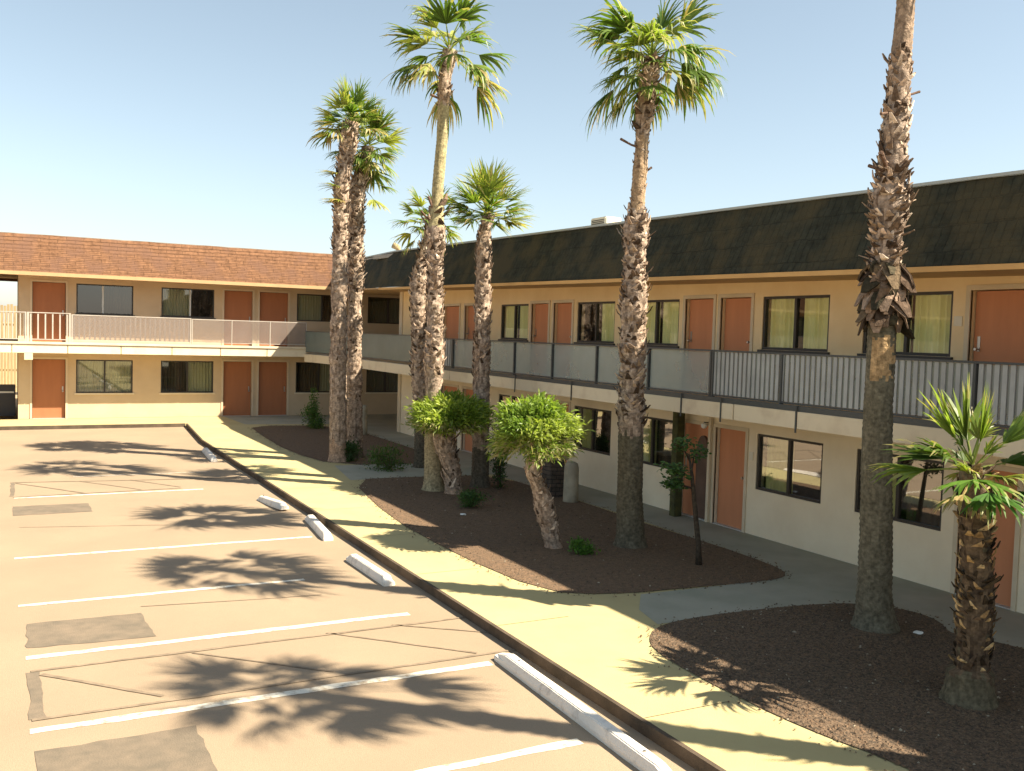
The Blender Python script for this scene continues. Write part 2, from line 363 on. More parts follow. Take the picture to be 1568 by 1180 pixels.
# loose stones over the beds: nobody could count them
gb = MB(); gm = [MT['gravel'], MT['mulch'], MT['oldconc']]
def chip(x, y, r):
    z = 0.010; i = len(gb.v); a0 = random.random() * 6.3
    for k in range(5):
        a = a0 + k * 1.2566 + random.uniform(-.3, .3); rr = r * random.uniform(.7, 1.2)
        gb.v.append((x + rr * math.cos(a), y + rr * math.sin(a), z))
    gb.v.append((x + random.uniform(-.3, .3) * r, y + random.uniform(-.3, .3) * r, z + r * random.uniform(.5, 1.1)))
    for k in range(5): gb.f.append((i + k, i + (k + 1) % 5, i + 5)); gb.m.append(gb.cur); gb.c.append(None)
for P, n, x0, x1, y0, y1 in ((near_poly, 14000, 6.2, 10.7, 4.6, 9.4), (mid_poly, 9000, 6.1, 10.7, 10.3, 21.2), (far_poly, 1500, 6.8, 10.7, 23.2, 34)):
    for _ in range(n):
        x = random.uniform(x0, x1); y = random.uniform(y0, y1)
        if inside(x, y, P):
            gb.cur = random.choice((0, 0, 1, 1, 1)) if random.random() > .012 else 2
            chip(x, y, random.uniform(.006, .018) if random.random() > .03 else random.uniform(.02, .035))
for P in (near_poly, mid_poly, far_poly):
    for i in range(len(P)):
        a, b = P[i], P[(i + 1) % len(P)]; Ln = math.hypot(b[0] - a[0], b[1] - a[1])
        if max(a[1], b[1]) < 4.5: continue
        for _ in range(int(Ln * 34)):
            t = random.random(); gb.cur = random.choice((0, 0, 1)); chip(a[0] + (b[0] - a[0]) * t + random.gauss(0, .09), a[1] + (b[1] - a[1]) * t + random.gauss(0, .09), random.uniform(.008, .018))
gv = gb.build('gravel', gm); gv['kind'] = 'stuff'; gv['label'] = 'loose reddish gravel strewn over the planting beds'

# expansion joints and painted lines
def line(name, a, b, wdt, z, m, ragged=0):
    a = Vector((*a, 0)); b = Vector((*b, 0)); d = (b - a); L = d.length; d.normalize(); nrm = Vector((-d.y, d.x, 0))
    n = max(2, int(L / .12)) if ragged else 2
    mb = MB(); prev = None
    for i in range(n):
        t = i / (n - 1) * L
        w1 = wdt / 2 * (1 + ragged * (noise.noise(Vector((t * 3, a.y * 7, 1))))); w2 = wdt / 2 * (1 + ragged * (noise.noise(Vector((t * 3, a.y * 7, 9)))))
        off = ragged * .05 * noise.noise(Vector((t * .6, a.y, 4)))
        c = a + d * t + nrm * off
        cur = ((c - nrm * w1), (c + nrm * w2))
        if prev: mb.quad((prev[0].x, prev[0].y, z), (cur[0].x, cur[0].y, z), (cur[1].x, cur[1].y, z), (prev[1].x, prev[1].y, z))
        prev = cur
    o = mb.build(name, m); o['kind'] = 'structure'; return o
def L(x, y): return (x * S, y * S)
for y, x0, x1, wd in ((15.56, .02, 4.45, .10), (12.92, .06, 3.6, .10), (10.87, .12, 4.35, .12), (8.88, .13, 4.5, .12), (6.83, 1.6, 4.35, .12), (20.9, .02, 3.6, .09), (4.9, .2, 4.4, .12), (23.4, 1.2, 4.2, .05)):
    line('parking_line', L(x0, y), L(x1, y - .02), wd, LZ + .004, MT['white'], .35)
for a, b, wd in (((.16, 10.42), (5.05, 10.45), .05), ((.15, 9.12), (5.0, 9.15), .05), ((.25, 10.3), (1.25, 9.25), .055), ((1.7, 10.38), (2.9, 9.25), .03), ((3.2, 10.5), (4.5, 9.2), .035), ((4.0, 10.5), (5.0, 9.75), .03),
                 ((0, 22.9), (4.6, 22.2), .05), ((0, 21.0), (3.2, 21.15), .04), ((.05, 22.8), (1.3, 21.1), .05), ((1.3, 22.7), (2.4, 21.2), .04), ((2.3, 22.6), (3.2, 21.3), .035),
                 ((1.4, 12.35), (3.6, 12.05), .02), ((.1, 17.9), (2.4, 17.3), .02)):
    line('faded_dark_line', L(*a), L(*b), wd, LZ + .0075, MT['darkline'], .5)
def patch(pts, z):
    q = []
    for i in range(len(pts)):
        a = Vector((*pts[i], 0)); b = Vector((*pts[(i + 1) % len(pts)], 0))
        for k in range(8):
            p = a.lerp(b, k / 8); q.append((p.x * S + .04 * noise.noise(p * 5), p.y * S + .04 * noise.noise(p * 5 + Vector((9, 0, 0)))))
    return sheet('asphalt_patch', q, z, MT['patch'])
patch([(.14, 12.1), (1.37, 12.1), (1.42, 11.1), (.13, 11.2)], LZ + .004)
patch([(.17, 8.45), (1.42, 8.45), (1.42, 7.2), (.17, 7.2)], LZ + .004)
patch([(0, 19.95), (1.3, 19.9), (1.3, 19.0), (0, 19.0)], LZ + .004)
patch([(.12, 10.40), (.24, 10.40), (.26, 9.14), (.13, 9.14)], LZ + .004)
patch([(-.04, 22.9), (.03, 22.9), (.03, 21.1), (-.04, 21.1)], LZ + .004)
jm = MT['path']
for y in (0.5, 4.2, 7.0, 10.0, 12.6, 15.2, 17.8, 20.4, 23, 25.6, 28.2, 30.8, 33.4):
    line('pavement_joint', (5.16, y), (6.15, y), .008, 0.0035, MT['kerb'])

# ------------------------------------------------------------ wheel stops
def wheel_stop(a, b, label, seg=0, z0=LZ, tilt=0, broken=False):
    a = Vector((*a, z0)); b = Vector((*b, z0)); Ln = (b - a).length
    bm = bmesh.new(); n = 14; rings = []
    prof = [(-.085, 0), (-.085, .05), (-.055, .125), (.055, .125), (.085, .05), (.085, 0)]
    for i in range(n + 1):
        t = i / n; e = min(t, 1 - t) * Ln; sh = 1 - .45 * max(0, (.05 - e) / .05)
        ring = []
        for px, pz in prof:
            j = Vector((noise.noise(Vector((t * 9, px * 30, a.y))), noise.noise(Vector((t * 9, pz * 30, a.y + 5))), 0)) * .006
            ring.append(bm.verts.new((px * (1 if pz < .06 else sh) + j.x, (t - .5) * Ln, pz * (1 if pz < .06 else sh) + j.y * (pz > 0))))
        rings.append(ring)
    for i in range(n):
        for k in range(len(prof) - 1): bm.faces.new((rings[i][k], rings[i][k + 1], rings[i + 1][k + 1], rings[i + 1][k]))
    bm.faces.new(rings[0]); bm.faces.new(rings[-1][::-1])
    bmesh.ops.recalc_face_normals(bm, faces=bm.faces[:])
    bmesh.ops.bevel(bm, geom=[e for e in bm.edges if e.is_manifold and e.calc_face_angle(0) > .4], offset=.01, segments=2, affect='EDGES')
    me = bpy.data.meshes.new('wheel_stop'); bm.to_mesh(me); bm.free(); me.materials.append(MT['stop'])
    root = thing('wheel_stop', label, 'wheel stop', (a + b) / 2, 'concrete wheel stops along the kerb')
    d = b - a; rz = math.atan2(-d.x, d.y)
    body = link('body', me, root, rz=rz); 
    if tilt: body.rotation_euler = (tilt, tilt, rz)
    for s in (-.36, .36):
        m = MB(); m.tube([(0, s * Ln, .10), (0, s * Ln, .133)], .016, 8); m.build('anchor_bolt', MT['steel'], root, rz=rz)
def Ls(x, y): return L(x, y)
wheel_stop(Ls(4.66, 8.95), Ls(4.57, 5.75), 'long white wheel stop in the right foreground, nearest the camera, crossed by shadow')
wheel_stop(Ls(4.55, 13.75), Ls(4.58, 12.15), 'wheel stop with a curved worn side lying between palm shadows by the kerb')
wheel_stop(Ls(4.80, 16.95), Ls(4.62, 15.15), 'short bright wheel stop at the end of the faded parking line')
wheel_stop(Ls(4.45, 19.3), Ls(4.60, 17.9), 'chipped wheel stop in a dark palm shadow', tilt=.05)
wheel_stop(Ls(4.72, 27.2), Ls(4.58, 25.0), 'farthest small wheel stop near the brown-roofed wing')

# ------------------------------------------------------------ buildings
def holed_wall(mb, umin, umax, z0, z1, holes, T, thick=0.2):
    """front face + reveals; T(u, d, z) -> world, d = depth behind the front"""
    us = sorted({umin, umax, *[h[0] for h in holes], *[h[1] for h in holes]}); us = [u for u in us if umin <= u <= umax]
    zs = sorted({z0, z1, *[h[2] for h in holes], *[h[3] for h in holes]}); zs = [z for z in zs if z0 <= z <= z1]
    for i in range(len(us) - 1):
        for j in range(len(zs) - 1):
            cu = (us[i] + us[i + 1]) / 2; cz = (zs[j] + zs[j + 1]) / 2
            if any(h[0] < cu < h[1] and h[2] < cz < h[3] for h in holes): continue
            for d in (0, thick):
                mb.quad(T(us[i], d, zs[j]), T(us[i + 1], d, zs[j]), T(us[i + 1], d, zs[j + 1]), T(us[i], d, zs[j + 1]))
    for a, b, c, e in holes:
        mb.quad(T(a, 0, c), T(a, thick, c), T(a, thick, e), T(a, 0, e)); mb.quad(T(b, 0, c), T(b, thick, c), T(b, thick, e), T(b, 0, e))
        mb.quad(T(a, 0, e), T(b, 0, e), T(b, thick, e), T(a, thick, e)); mb.quad(T(a, 0, c), T(b, 0, c), T(b, thick, c), T(a, thick, c))

def window(parent, loc, rz, wd, ht, glass='glass', curtains=('curtain', 'curtain'), frame='bronze', mull='bronze', label=None, sill=None, split=.5, gap=0.0):
    """local x along the wall, -y outwards, origin bottom centre"""
    f = MB(); t = .045; h = wd / 2; ym = -h + wd * split
    f.box((-h, .02, 0), (-h + t, .09, ht)); f.box((h - t, .02, 0), (h, .09, ht))
    f.box((-h + t, .02, ht - t), (h - t, .09, ht)); f.box((-h + t, .02, 0), (h - t, .09, t))
    f.cur = 1; f.box((ym - .028, .015, t), (ym + .028, .085, ht - t))
    fo = f.build('window', [MT[frame], MT[mull]], parent, loc, rz)
    if label: fo['label'] = label
    for i, (a, b) in enumerate(((-h + t, ym - .028), (ym + .028, h - t))):
        p = MB(); yy = .05 if i else .062
        p.quad((a, yy, t), (b, yy, t), (b, yy, ht - t), (a, yy, ht - t)); p.build('pane', MT[glass], fo)
        ck = curtains[i]
        if ck:
            c = MB(); n = max(10, int((b - a) / .022)); prev = None
            ln = (b - a) + .03; ph = random.random() * 6; a2 = a + gap * random.random()
            for k in range(n + 1):
                u = a2 - .01 + (ln - (a2 - a)) * k / n; amp = .022 + .012 * math.sin(k * .37 + ph)
                y = .125 + amp * math.sin(u * 2 * PI / .105 + ph + .8 * math.sin(u * 5))
                if prev: c.quad((prev[0], prev[1], .01), (u, y, .01), (u, y, ht - .01), (prev[0], prev[1], ht - .01))
                prev = (u, y)
            c.build('curtain', MT[ck], fo, smooth=True)
    if sill:
        s = MB(); s.box((-h - .05, -.05, -.06), (h + .05, .018, -.003)); s.build('sill', MT[sill], fo)
    return fo

def door(parent, loc, rz, wd, ht, m='door', hs=1, trim='trim', label=None, depth=.09):
    d = MB(); h = wd / 2
    d.box((-h + .012, depth, .012), (h - .012, depth + .045, ht - .012))
    do = d.build('door', MT[m], parent, loc, rz, bevel=.004)
    if label: do['label'] = label
    c = MB(); tw = .07; pr = -.022
    c.box((-h - tw, pr, 0), (-h, .03, ht + tw)); c.box((h, pr, 0), (h + tw, .03, ht + tw)); c.box((-h, pr, ht), (h, .03, ht + tw))
    c.build('door_frame', MT[trim], do)
    k = MB(); kx = hs * (h - .09)
    k.tube([(kx, depth, .98), (kx, depth - .05, .98)], .012, 8); k.tube([(kx, depth - .045, .98), (kx, depth - .06, .98), (kx, depth - .085, .98)], [.018, .03, .02], 10)
    k.box((kx - .022, depth - .008, .95), (kx + .022, depth - .0005, 1.16))
    k.build('handle', MT['steel'], do, smooth=False)
    t = MB(); t.box((-h + .01, -.01, .002), (h - .01, depth + .04, .02)); t.build('threshold', MT['alu'], do)
    # room number plate, blank at this distance
    return do

# ---- left wing -----------------------------------------------------------
WY, FY = 37.6, 36.45
left = thing('motel_wing', 'two-storey tan motel wing with sunlit brown shingle roof at the back of the lot', 'building', (5, 41, 0))
lp = bpy.data.objects.new('x', None)  # placeholder never linked
LP = Vector((5, 41, 0))
def Lc(x, y, z): return (x - 5, y - 41, z)
FL = 2.72                                                # upper floor level
# (kind, x0, x1, options)
bays_vis = [('d', .60, 1.67), ('w', 2.01, 3.92), ('w', 4.90, 6.81), ('d', 7.18, 8.26), ('d', 8.53, 9.66), ('w', 10.0, 11.9), ('w', 12.95, 14.62)]
bays_left = []
for k in range(3):
    o = -2.0 - 9.06 * k
    bays_left += [('d', o - 1.07, o), ('w', o - 3.3, o - 1.4), ('w', o - 6.2, o - 4.3), ('d', o - 7.6, o - 6.53)]
LO = (-1.55, .16)                                         # breezeway
TL = lambda u, d, z: (u - 5, WY + d - 41, z)
wallm = MB(); holes = []
for kd, a, b in bays_vis + bays_left:
    if kd == 'd': holes += [(a, b, 0.0, 2.13), (a, b, FL, 4.86)]
    else: holes += [(a, b, .92, 2.13), (a, b, 3.78, 4.86)]
XL, XR = -31.0, 15.6
holed_wall(wallm, LO[1], XR, 0, 5.2, [h for h in holes if h[0] > 0], TL)
holed_wall(wallm, XL, LO[0], 0, 5.2, [h for h in holes if h[0] < 0], TL)
wallm.box(Lc(LO[0], WY + .201, 0), Lc(LO[0] - .15, 45, 5.2)); wallm.box(Lc(LO[1] + .001, WY + .201, 0), Lc(LO[1] + .15, 45, 5.2))
wallm.box(Lc(LO[1] + .151, 44.8, 0), Lc(XR, 45, 5.2)); wallm.box(Lc(XL, 44.8, 0), Lc(LO[0] - .151, 45, 5.2))
wallm.box(Lc(XL, WY + .201, 0), Lc(XL + .2, 44.79, 5.2)); wallm.box(Lc(XR, WY, 0), Lc(XR + .2, 45, 5.2))
wallm.build('wall', MT['stucco'], left)
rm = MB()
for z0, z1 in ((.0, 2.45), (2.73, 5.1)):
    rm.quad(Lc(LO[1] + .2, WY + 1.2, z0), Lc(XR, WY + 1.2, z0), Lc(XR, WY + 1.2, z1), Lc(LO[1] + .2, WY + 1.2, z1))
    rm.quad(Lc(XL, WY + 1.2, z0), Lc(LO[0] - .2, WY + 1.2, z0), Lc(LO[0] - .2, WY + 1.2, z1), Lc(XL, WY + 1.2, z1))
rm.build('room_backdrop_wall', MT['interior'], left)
sl = MB(); sl.box(Lc(XL, FY, 2.42), Lc(10.15, WY - .003, FL)); sl.box(Lc(10.151, 36.6, 2.42), Lc(XR, WY - .003, FL)); sl.box(Lc(XL, WY + .205, 2.5), Lc(XR - .01, 44.75, FL))
sl.box(Lc(LO[0] + .002, WY - .002, 2.5), Lc(LO[1] - .002, WY + .203, FL))
sl.build('balcony_slab', MT['trim'], left)
fx = XL
while fx < 10.0:
    x1 = min(fx + 1.72, 10.1); fp = MB(); fp.box(Lc(fx + .012, FY - .05, 2.38), Lc(x1 - .012, FY - .002, 2.68)); fp.build('fascia_panel', MT['fascia'], left, bevel=.006); fx += 1.72
lip = MB(); lip.box(Lc(XL, FY - .09, 2.69), Lc(10.05, FY - .004, 2.77)); lip.build('slab_lip', MT['trim'], left)
cb = MB(); cb.box(Lc(.33, FY - .06, 2.14), Lc(.60, FY + .25, 2.375)); cb.build('corbel', MT['trim'], left, bevel=.01)
# roof: mansard front, flat top
rf = MB()
def lp_(x, y, z): return Lc(x, y, z)
def roof_seg(x0, x1):
    n = int((x1 - x0) / .4)
    for i in range(n):
        a = x0 + (x1 - x0) * i / n; b = x0 + (x1 - x0) * (i + 1) / n
        for j in range(10):
            z0 = 5.12 + 1.33 * j / 10; z1 = z0 + .133; y0 = 36.30 + .65 * j / 10; y1 = y0 + .065
            wob = lambda x, q: .02 * noise.noise(Vector((x * 1.3, q * 3.1, 0)))
            rf.quad(Lc(a, y0 - .014, z0 + wob(a, j)), Lc(b, y0 - .014, z0 + wob(b, j)), Lc(b, y1 - .005, z1 + wob(b, j + 1)), Lc(a, y1 - .005, z1 + wob(a, j + 1)))
            rf.quad(Lc(a, y0 - .014, z0 + wob(a, j)), Lc(a, y0 + .01, z0 + wob(a, j)), Lc(b, y0 + .01, z0 + wob(b, j)), Lc(b, y0 - .014, z0 + wob(b, j)))
roof_seg(XL, 11.6)
rf.cur = 1
rf.box(Lc(XL, 36.97, 6.25), Lc(XR + .2, 45.3, 6.40)); rf.box(Lc(XL, 36.955, 6.44), Lc(11.6, 37.1, 6.475))
rf.cur = 0; rf.box(Lc(XL, 45.31, 5.1), Lc(XR, 45.5, 6.4))
rf.build('roof', [MT['roofL'], MT['flat']], left)
sf = MB(); sf.box(Lc(XL, 36.33, 5.06), Lc(XR, WY - .004, 5.11)); sf.box(Lc(XL, 36.26, 5.02), Lc(11.5, 36.325, 5.14)); sf.box(Lc(XL + .05, WY + .21, 5.21), Lc(XR, 45.2, 5.25))
sf.build('soffit', MT['soffit'], left)
for o in list(left.children): o.parent = left
def Lobj(x, z): return (x - 5, WY - 41, z)
wlab = {2.01: ('glassD', (None, 'curtain4'), 'alu'), 4.90: ('glassD', ('curtain2', None), 'alu'), 10.0: ('glassD', ('curtain2', 'curtain4'), 'bronze'), 12.95: ('glassD', ('green_reflection', 'green_reflection'), 'bronze')}
llab = {2.01: ('glassD', ('curtain2', 'curtain2')), 4.90: ('glassD', ('curtain4', 'curtain2')), 10.0: ('glassD', ('curtain4', 'curtain2')), 12.95: ('glassD', ('green_reflection', 'green_reflection'))}  # corner window sheets carry the painted green reflection
for kd, a, b in bays_vis + bays_left:
    c = (a + b) / 2; wd = b - a
    if kd == 'd':
        hs = 1 if c % 2 > 1 else -1
        door(left, Lobj(c, 0.0), 0, wd, 2.13, 'door', hs, 'trimL'); door(left, Lobj(c, FL), 0, wd, 4.86 - FL, 'door', hs, 'trimL')
    else:
        gk, cu, mu = wlab.get(a, ('glassD', ('curtain2', 'curtain'), 'bronze'))
        window(left, Lobj(c, 3.78), 0, wd, 1.08, gk, cu, mull=mu, sill='bronze' if mu == 'alu' else None, split=.46 if a == 2.01 else .54)
        gk, cu = llab.get(a, ('glassD', ('curtain2', 'curtain4')))
        window(left, Lobj(c, .92), 0, wd, 1.21, gk, cu, frame='bronze', sill='trim')
# railing of the left wing
def railing_run(parent, P0, P1, zb, zt, postm, picks=None, panel=None, postgap=1.7, pw=.03, ps=.11, pickm='slatL', name='railing', postw=.04, drop=0.0, off=(0, 0)):
    """P0, P1 in parent space"""
    a = Vector((*P0, 0)); b = Vector((*P1, 0)); d = b - a; Ln = d.length; d.normalize(); nr = Vector((-d.y, d.x, 0))
    r = MB()
    def bar(p, q, w_, z0, z1):
        n_ = nr * w_ / 2
        r.hexa([(p.x - n_.x, p.y - n_.y, z0), (q.x - n_.x, q.y - n_.y, z0), (q.x + n_.x, q.y + n_.y, z0), (p.x + n_.x, p.y + n_.y, z0),
                (p.x - n_.x, p.y - n_.y, z1), (q.x - n_.x, q.y - n_.y, z1), (q.x + n_.x, q.y + n_.y, z1), (p.x + n_.x, p.y + n_.y, z1)])
    bar(a, b, .05, zt - .03, zt); bar(a, b, .035, zb + .07, zb + .095)
    r.cur = 1
    if picks:
        n = int(Ln / ps)
        for i in range(n):
            c = a + d * (Ln * (i + .5) / n); bar(c - d * pw / 2, c + d * pw / 2, .014, zb + .1, zt - .031)
    ro = r.build(name, [MT[postm], MT[pickm]], parent)
    n = max(1, round(Ln / postgap))
    for i in range(n + 1):
        c = a + d * (Ln * i / n)
        if i == n: c = c - d * postw
        p = MB(); q0, q1 = c, c + d * postw; n_ = nr * .03
        p.hexa([(q0.x - n_.x, q0.y - n_.y, zb - drop), (q1.x - n_.x, q1.y - n_.y, zb - drop), (q1.x + n_.x, q1.y + n_.y, zb - drop), (q0.x + n_.x, q0.y + n_.y, zb - drop),
                (q0.x - n_.x, q0.y - n_.y, zt - .031), (q1.x - n_.x, q1.y - n_.y, zt - .031), (q1.x + n_.x, q1.y + n_.y, zt - .031), (q0.x + n_.x, q0.y + n_.y, zt - .031)])
        p.build('post', MT[postm], ro)
    if panel:
        for i in range(n):
            c0 = a + d * (Ln * i / n + postw + .01); c1 = a + d * (Ln * (i + 1) / n - .01) ; n_ = nr * .004; o_ = nr * -.02
            p = MB()
            p.hexa([(c0 + o_ - n_ + Vector((0, 0, zb + .1))), (c1 + o_ - n_ + Vector((0, 0, zb + .1))), (c1 + o_ + n_ + Vector((0, 0, zb + .1))), (c0 + o_ + n_ + Vector((0, 0, zb + .1))),
                    (c0 + o_ - n_ + Vector((0, 0, zt - .035))), (c1 + o_ - n_ + Vector((0, 0, zt - .035))), (c1 + o_ + n_ + Vector((0, 0, zt - .035))), (c0 + o_ + n_ + Vector((0, 0, zt - .035)))])
            p.build('screen_panel', MT[panel], ro)
    return ro
ry = FY + .05 - 41
railing_run(left, (XL - 5, ry), (.4 - 5, ry), FL + .05, 3.78, 'slatL', picks=True, pw=.03, ps=.12, postgap=2.2)
railing_run(left, (.42 - 5, ry), (1.78 - 5, ry), FL + .05, 3.78, 'slatL', picks=True, pw=.045, ps=.20, postgap=1.4, postw=.06)
railing_run(left, (1.80 - 5, ry), (5.8 - 5, ry), FL + .05, 3.74, 'slatL', picks=True, panel='screenL', pw=.055, ps=.165, postgap=4.0)
railing_run(left, (5.82 - 5, ry), (10.1 - 5, ry), FL + .05, 3.72, 'slatL', panel='screenL', postgap=1.6, postw=.03)

# ---- right wing ----------------------------------------------------------
WX, FX = 11.85, 10.35
right = thing('motel_wing', 'long two-storey cream motel wing with dark mansard roof along the palm beds', 'building', (14, 15, 0))
def Rc(x, y, z): return (x - 14, y - 15, z)
TR = lambda u, d, z: (WX + d - 14, u - 15, z)
RF = 2.50
def eave(y): return 4.50 + .0165 * (y - 7)
def top(y): return 5.62 + .0185 * (y - 7)
RY0, RY1 = -8.0, 31.0
up = [('w', 28.0, 29.6), ('d', 26.05, 27.25), ('d', 24.6, 25.65), ('w', 21.75, 23.31), ('d', 20.68, 21.56), ('d', 19.55, 20.42), ('w', 17.73, 19.32), ('w', 15.42, 17.0), ('d', 14.35, 15.21), ('d', 13.3, 14.14), ('w', 11.44, 13.01), ('w', 9.13, 10.73),
      ('d', 7.98, 8.84), ('d', 6.85, 7.7), ('w', 5.0, 6.6), ('w', 2.7, 4.3), ('d', 1.6, 2.45), ('d', .4, 1.25), ('w', -1.5, .1), ('w', -3.8, -2.2), ('d', -5, -4.1)]
lowholes = [(a, b, 0.0, 1.85) if k == 'd' else (a, b, .84, 1.85) for k, a, b in up]
upholes = [(a, b, RF, 4.30) if k == 'd' else (a, b, 3.36, 4.30) for k, a, b in up]
wr = MB(); holed_wall(wr, RY0, RY1, 0, 2.30, lowholes, TR)
wr.box(Rc(WX + .201, RY1 - .2, 0), Rc(19.9, RY1, 2.3)); wr.box(Rc(19.7, RY0, 0), Rc(19.9, RY1 - .21, 5.0)); wr.box(Rc(WX + .201, RY0, 0), Rc(19.69, RY0 + .2, 4.9))
wr.build('lower_wall', MT['stuccoR'], right)
wu = MB(); holed_wall(wu, RY0, RY1, 2.301, 5.0, upholes, TR)
wu.box(Rc(WX + .201, RY1 - .2, 2.301), Rc(19.69, RY1, 5.0)); wu.build('upper_wall', MT['stuccoU'], right)
lk = MB(); lk.box(Rc(15.25, 31.05, 0), Rc(15.45, 37.5, 5.0)); lk.build('sun_block_wall', MT['stuccoR'], right)  # unseen wall added to keep sun out of the corner gap
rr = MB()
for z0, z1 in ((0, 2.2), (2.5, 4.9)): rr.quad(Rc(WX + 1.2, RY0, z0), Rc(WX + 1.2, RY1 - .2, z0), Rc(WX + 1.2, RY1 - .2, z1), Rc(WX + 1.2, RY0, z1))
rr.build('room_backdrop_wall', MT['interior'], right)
pl = MB(); pl.box(Rc(WX - .04, RY1 - .28, .01), Rc(WX - .003, RY1 - .02, 4.9)); pl.build('corner_pilaster', MT['trim'], right)
# slab with the curved corner sweeping to the left wing
def curve(inset=0.0):
    pts = []
    c = (8.6, 26.5)      # quarter-like sweep from (10.35, 26.5) to (9.0, 36.5)
    P0, P1, P2 = Vector((FX + inset, 25.0)), Vector((FX + inset + .22, 33.6)), Vector((10.05, 36.42 + inset))
    for i in range(15):
        t = i / 14; pts.append(P0 * (1 - t) ** 2 + P1 * 2 * t * (1 - t) + P2 * t * t)
    return pts
def prism(mb, pts, z0, z1, tf):
    n = len(pts); i = len(mb.v)
    for p in pts: mb.v.append(tf(p[0], p[1], z0))
    for p in pts: mb.v.append(tf(p[0], p[1], z1))
    mb.f.append(tuple(range(i, i + n))[::-1]); mb.m.append(mb.cur); mb.c.append(None)
    mb.f.append(tuple(range(i + n, i + 2 * n))); mb.m.append(mb.cur); mb.c.append(None)
    for k in range(n):
        mb.f.append((i + k, i + (k + 1) % n, i + n + (k + 1) % n, i + n + k)); mb.m.append(mb.cur); mb.c.append(None)
sb = MB(); cv = curve()
prism(sb, [(FX, RY0), (WX - .004, RY0), (WX - .004, 36.2), (10.2, 36.59), (10.08, 36.5)] + [tuple(p) for p in cv[::-1]][1:], 2.25, RF, Rc)
sb.build('balcony_slab', MT['trim'], right)
# fascia boards, one per post bay
posts_y = [-7.2, -5.6, -4.0, -2.4, -.8, .8, 2.4, 4.05, 5.65, 7.3, 8.9, 10.5, 11.9, 13.25, 15.1, 16.93, 19.45, 21.3, 23.2, 25.0]
for a, b in zip(posts_y[:-1], posts_y[1:]):
    f = MB(); f.box(Rc(FX - .045, a + .012, 2.22), Rc(FX - .003, b - .012, 2.475)); f.build('fascia_panel', MT['fascia'], right, bevel=.005)
cf = MB()
for p, q in zip(cv[:-1], cv[1:]):
    d = (q - p).normalized(); nr = Vector((-d.y, d.x))
    if nr.x > 0: nr = -nr
    a0, b0 = p + nr * .003, q + nr * .003; a1, b1 = p + nr * .045, q + nr * .045
    cf.hexa([Rc(a0.x, a0.y, 2.20), Rc(b0.x, b0.y, 2.20), Rc(b1.x, b1.y, 2.20), Rc(a1.x, a1.y, 2.20), Rc(a0.x, a0.y, 2.49), Rc(b0.x, b0.y, 2.49), Rc(b1.x, b1.y, 2.49), Rc(a1.x, a1.y, 2.49)])
cf.build('curved_fascia', MT['fascia'], right)
lb = MB(); lb.box(Rc(FX - .03, RY0, 2.478), Rc(FX - .003, 25.0, 2.56)); lb.build('slab_edge_strip', MT['rail'], right)
# railing runs
rx = FX + .04 - 14
def run(y0, y1, **kw):
    return railing_run(right, (rx, y0 - 15), (rx, y1 - 15), RF, 3.34, 'rail', drop=0.0, **kw)
run(-7.2, 12.55, picks=True, panel='screen', pw=.062, ps=.105, pickm='slat', postgap=1.6)
run(12.57, 23.2, panel='screen', postgap=1.72)
run(23.22, 25.0, picks=True, panel='screen', pw=.09, ps=.15, pickm='slat', postgap=1.78)
# outside straps over the fascia
for y in (10.5, 12.2, 13.25, 15.1, 16.93, 19.45, 21.3):
    s = MB(); s.box(Rc(FX - .062, y - .013, 2.16), Rc(FX - .047, y + .013, 2.56)); s.build('strap', MT['rail'], right)
cr = MB(); cin = curve(.04)
for p, q in zip(cin[:-1], cin[1:]):
    for w_, z0, z1 in ((.02, 3.36, 3.39), (.015, 2.58, 2.6)):
        d = (q - p).normalized(); nr = Vector((-d.y, d.x)) * w_
        cr.hexa([Rc(p.x - nr.x, p.y - nr.y, z0), Rc(q.x - nr.x, q.y - nr.y, z0), Rc(q.x + nr.x, q.y + nr.y, z0), Rc(p.x + nr.x, p.y + nr.y, z0), Rc(p.x - nr.x, p.y - nr.y, z1), Rc(q.x - nr.x, q.y - nr.y, z1), Rc(q.x + nr.x, q.y + nr.y, z1), Rc(p.x + nr.x, p.y + nr.y, z1)])
cro = cr.build('curved_railing', MT['rail'], right)
cp = MB()
for p, q in zip(cin[:-1], cin[1:]):
    d = (q - p).normalized(); nr = Vector((-d.y, d.x)) * .004
    cp.hexa([Rc(p.x - nr.x, p.y - nr.y, 2.6), Rc(q.x - nr.x, q.y - nr.y, 2.6), Rc(q.x + nr.x, q.y + nr.y, 2.6), Rc(p.x + nr.x, p.y + nr.y, 2.6), Rc(p.x - nr.x, p.y - nr.y, 3.36), Rc(q.x - nr.x, q.y - nr.y, 3.36), Rc(q.x + nr.x, q.y + nr.y, 3.36), Rc(p.x + nr.x, p.y + nr.y, 3.36)])
cp.build('screen_panel', MT['screenC'], cro)
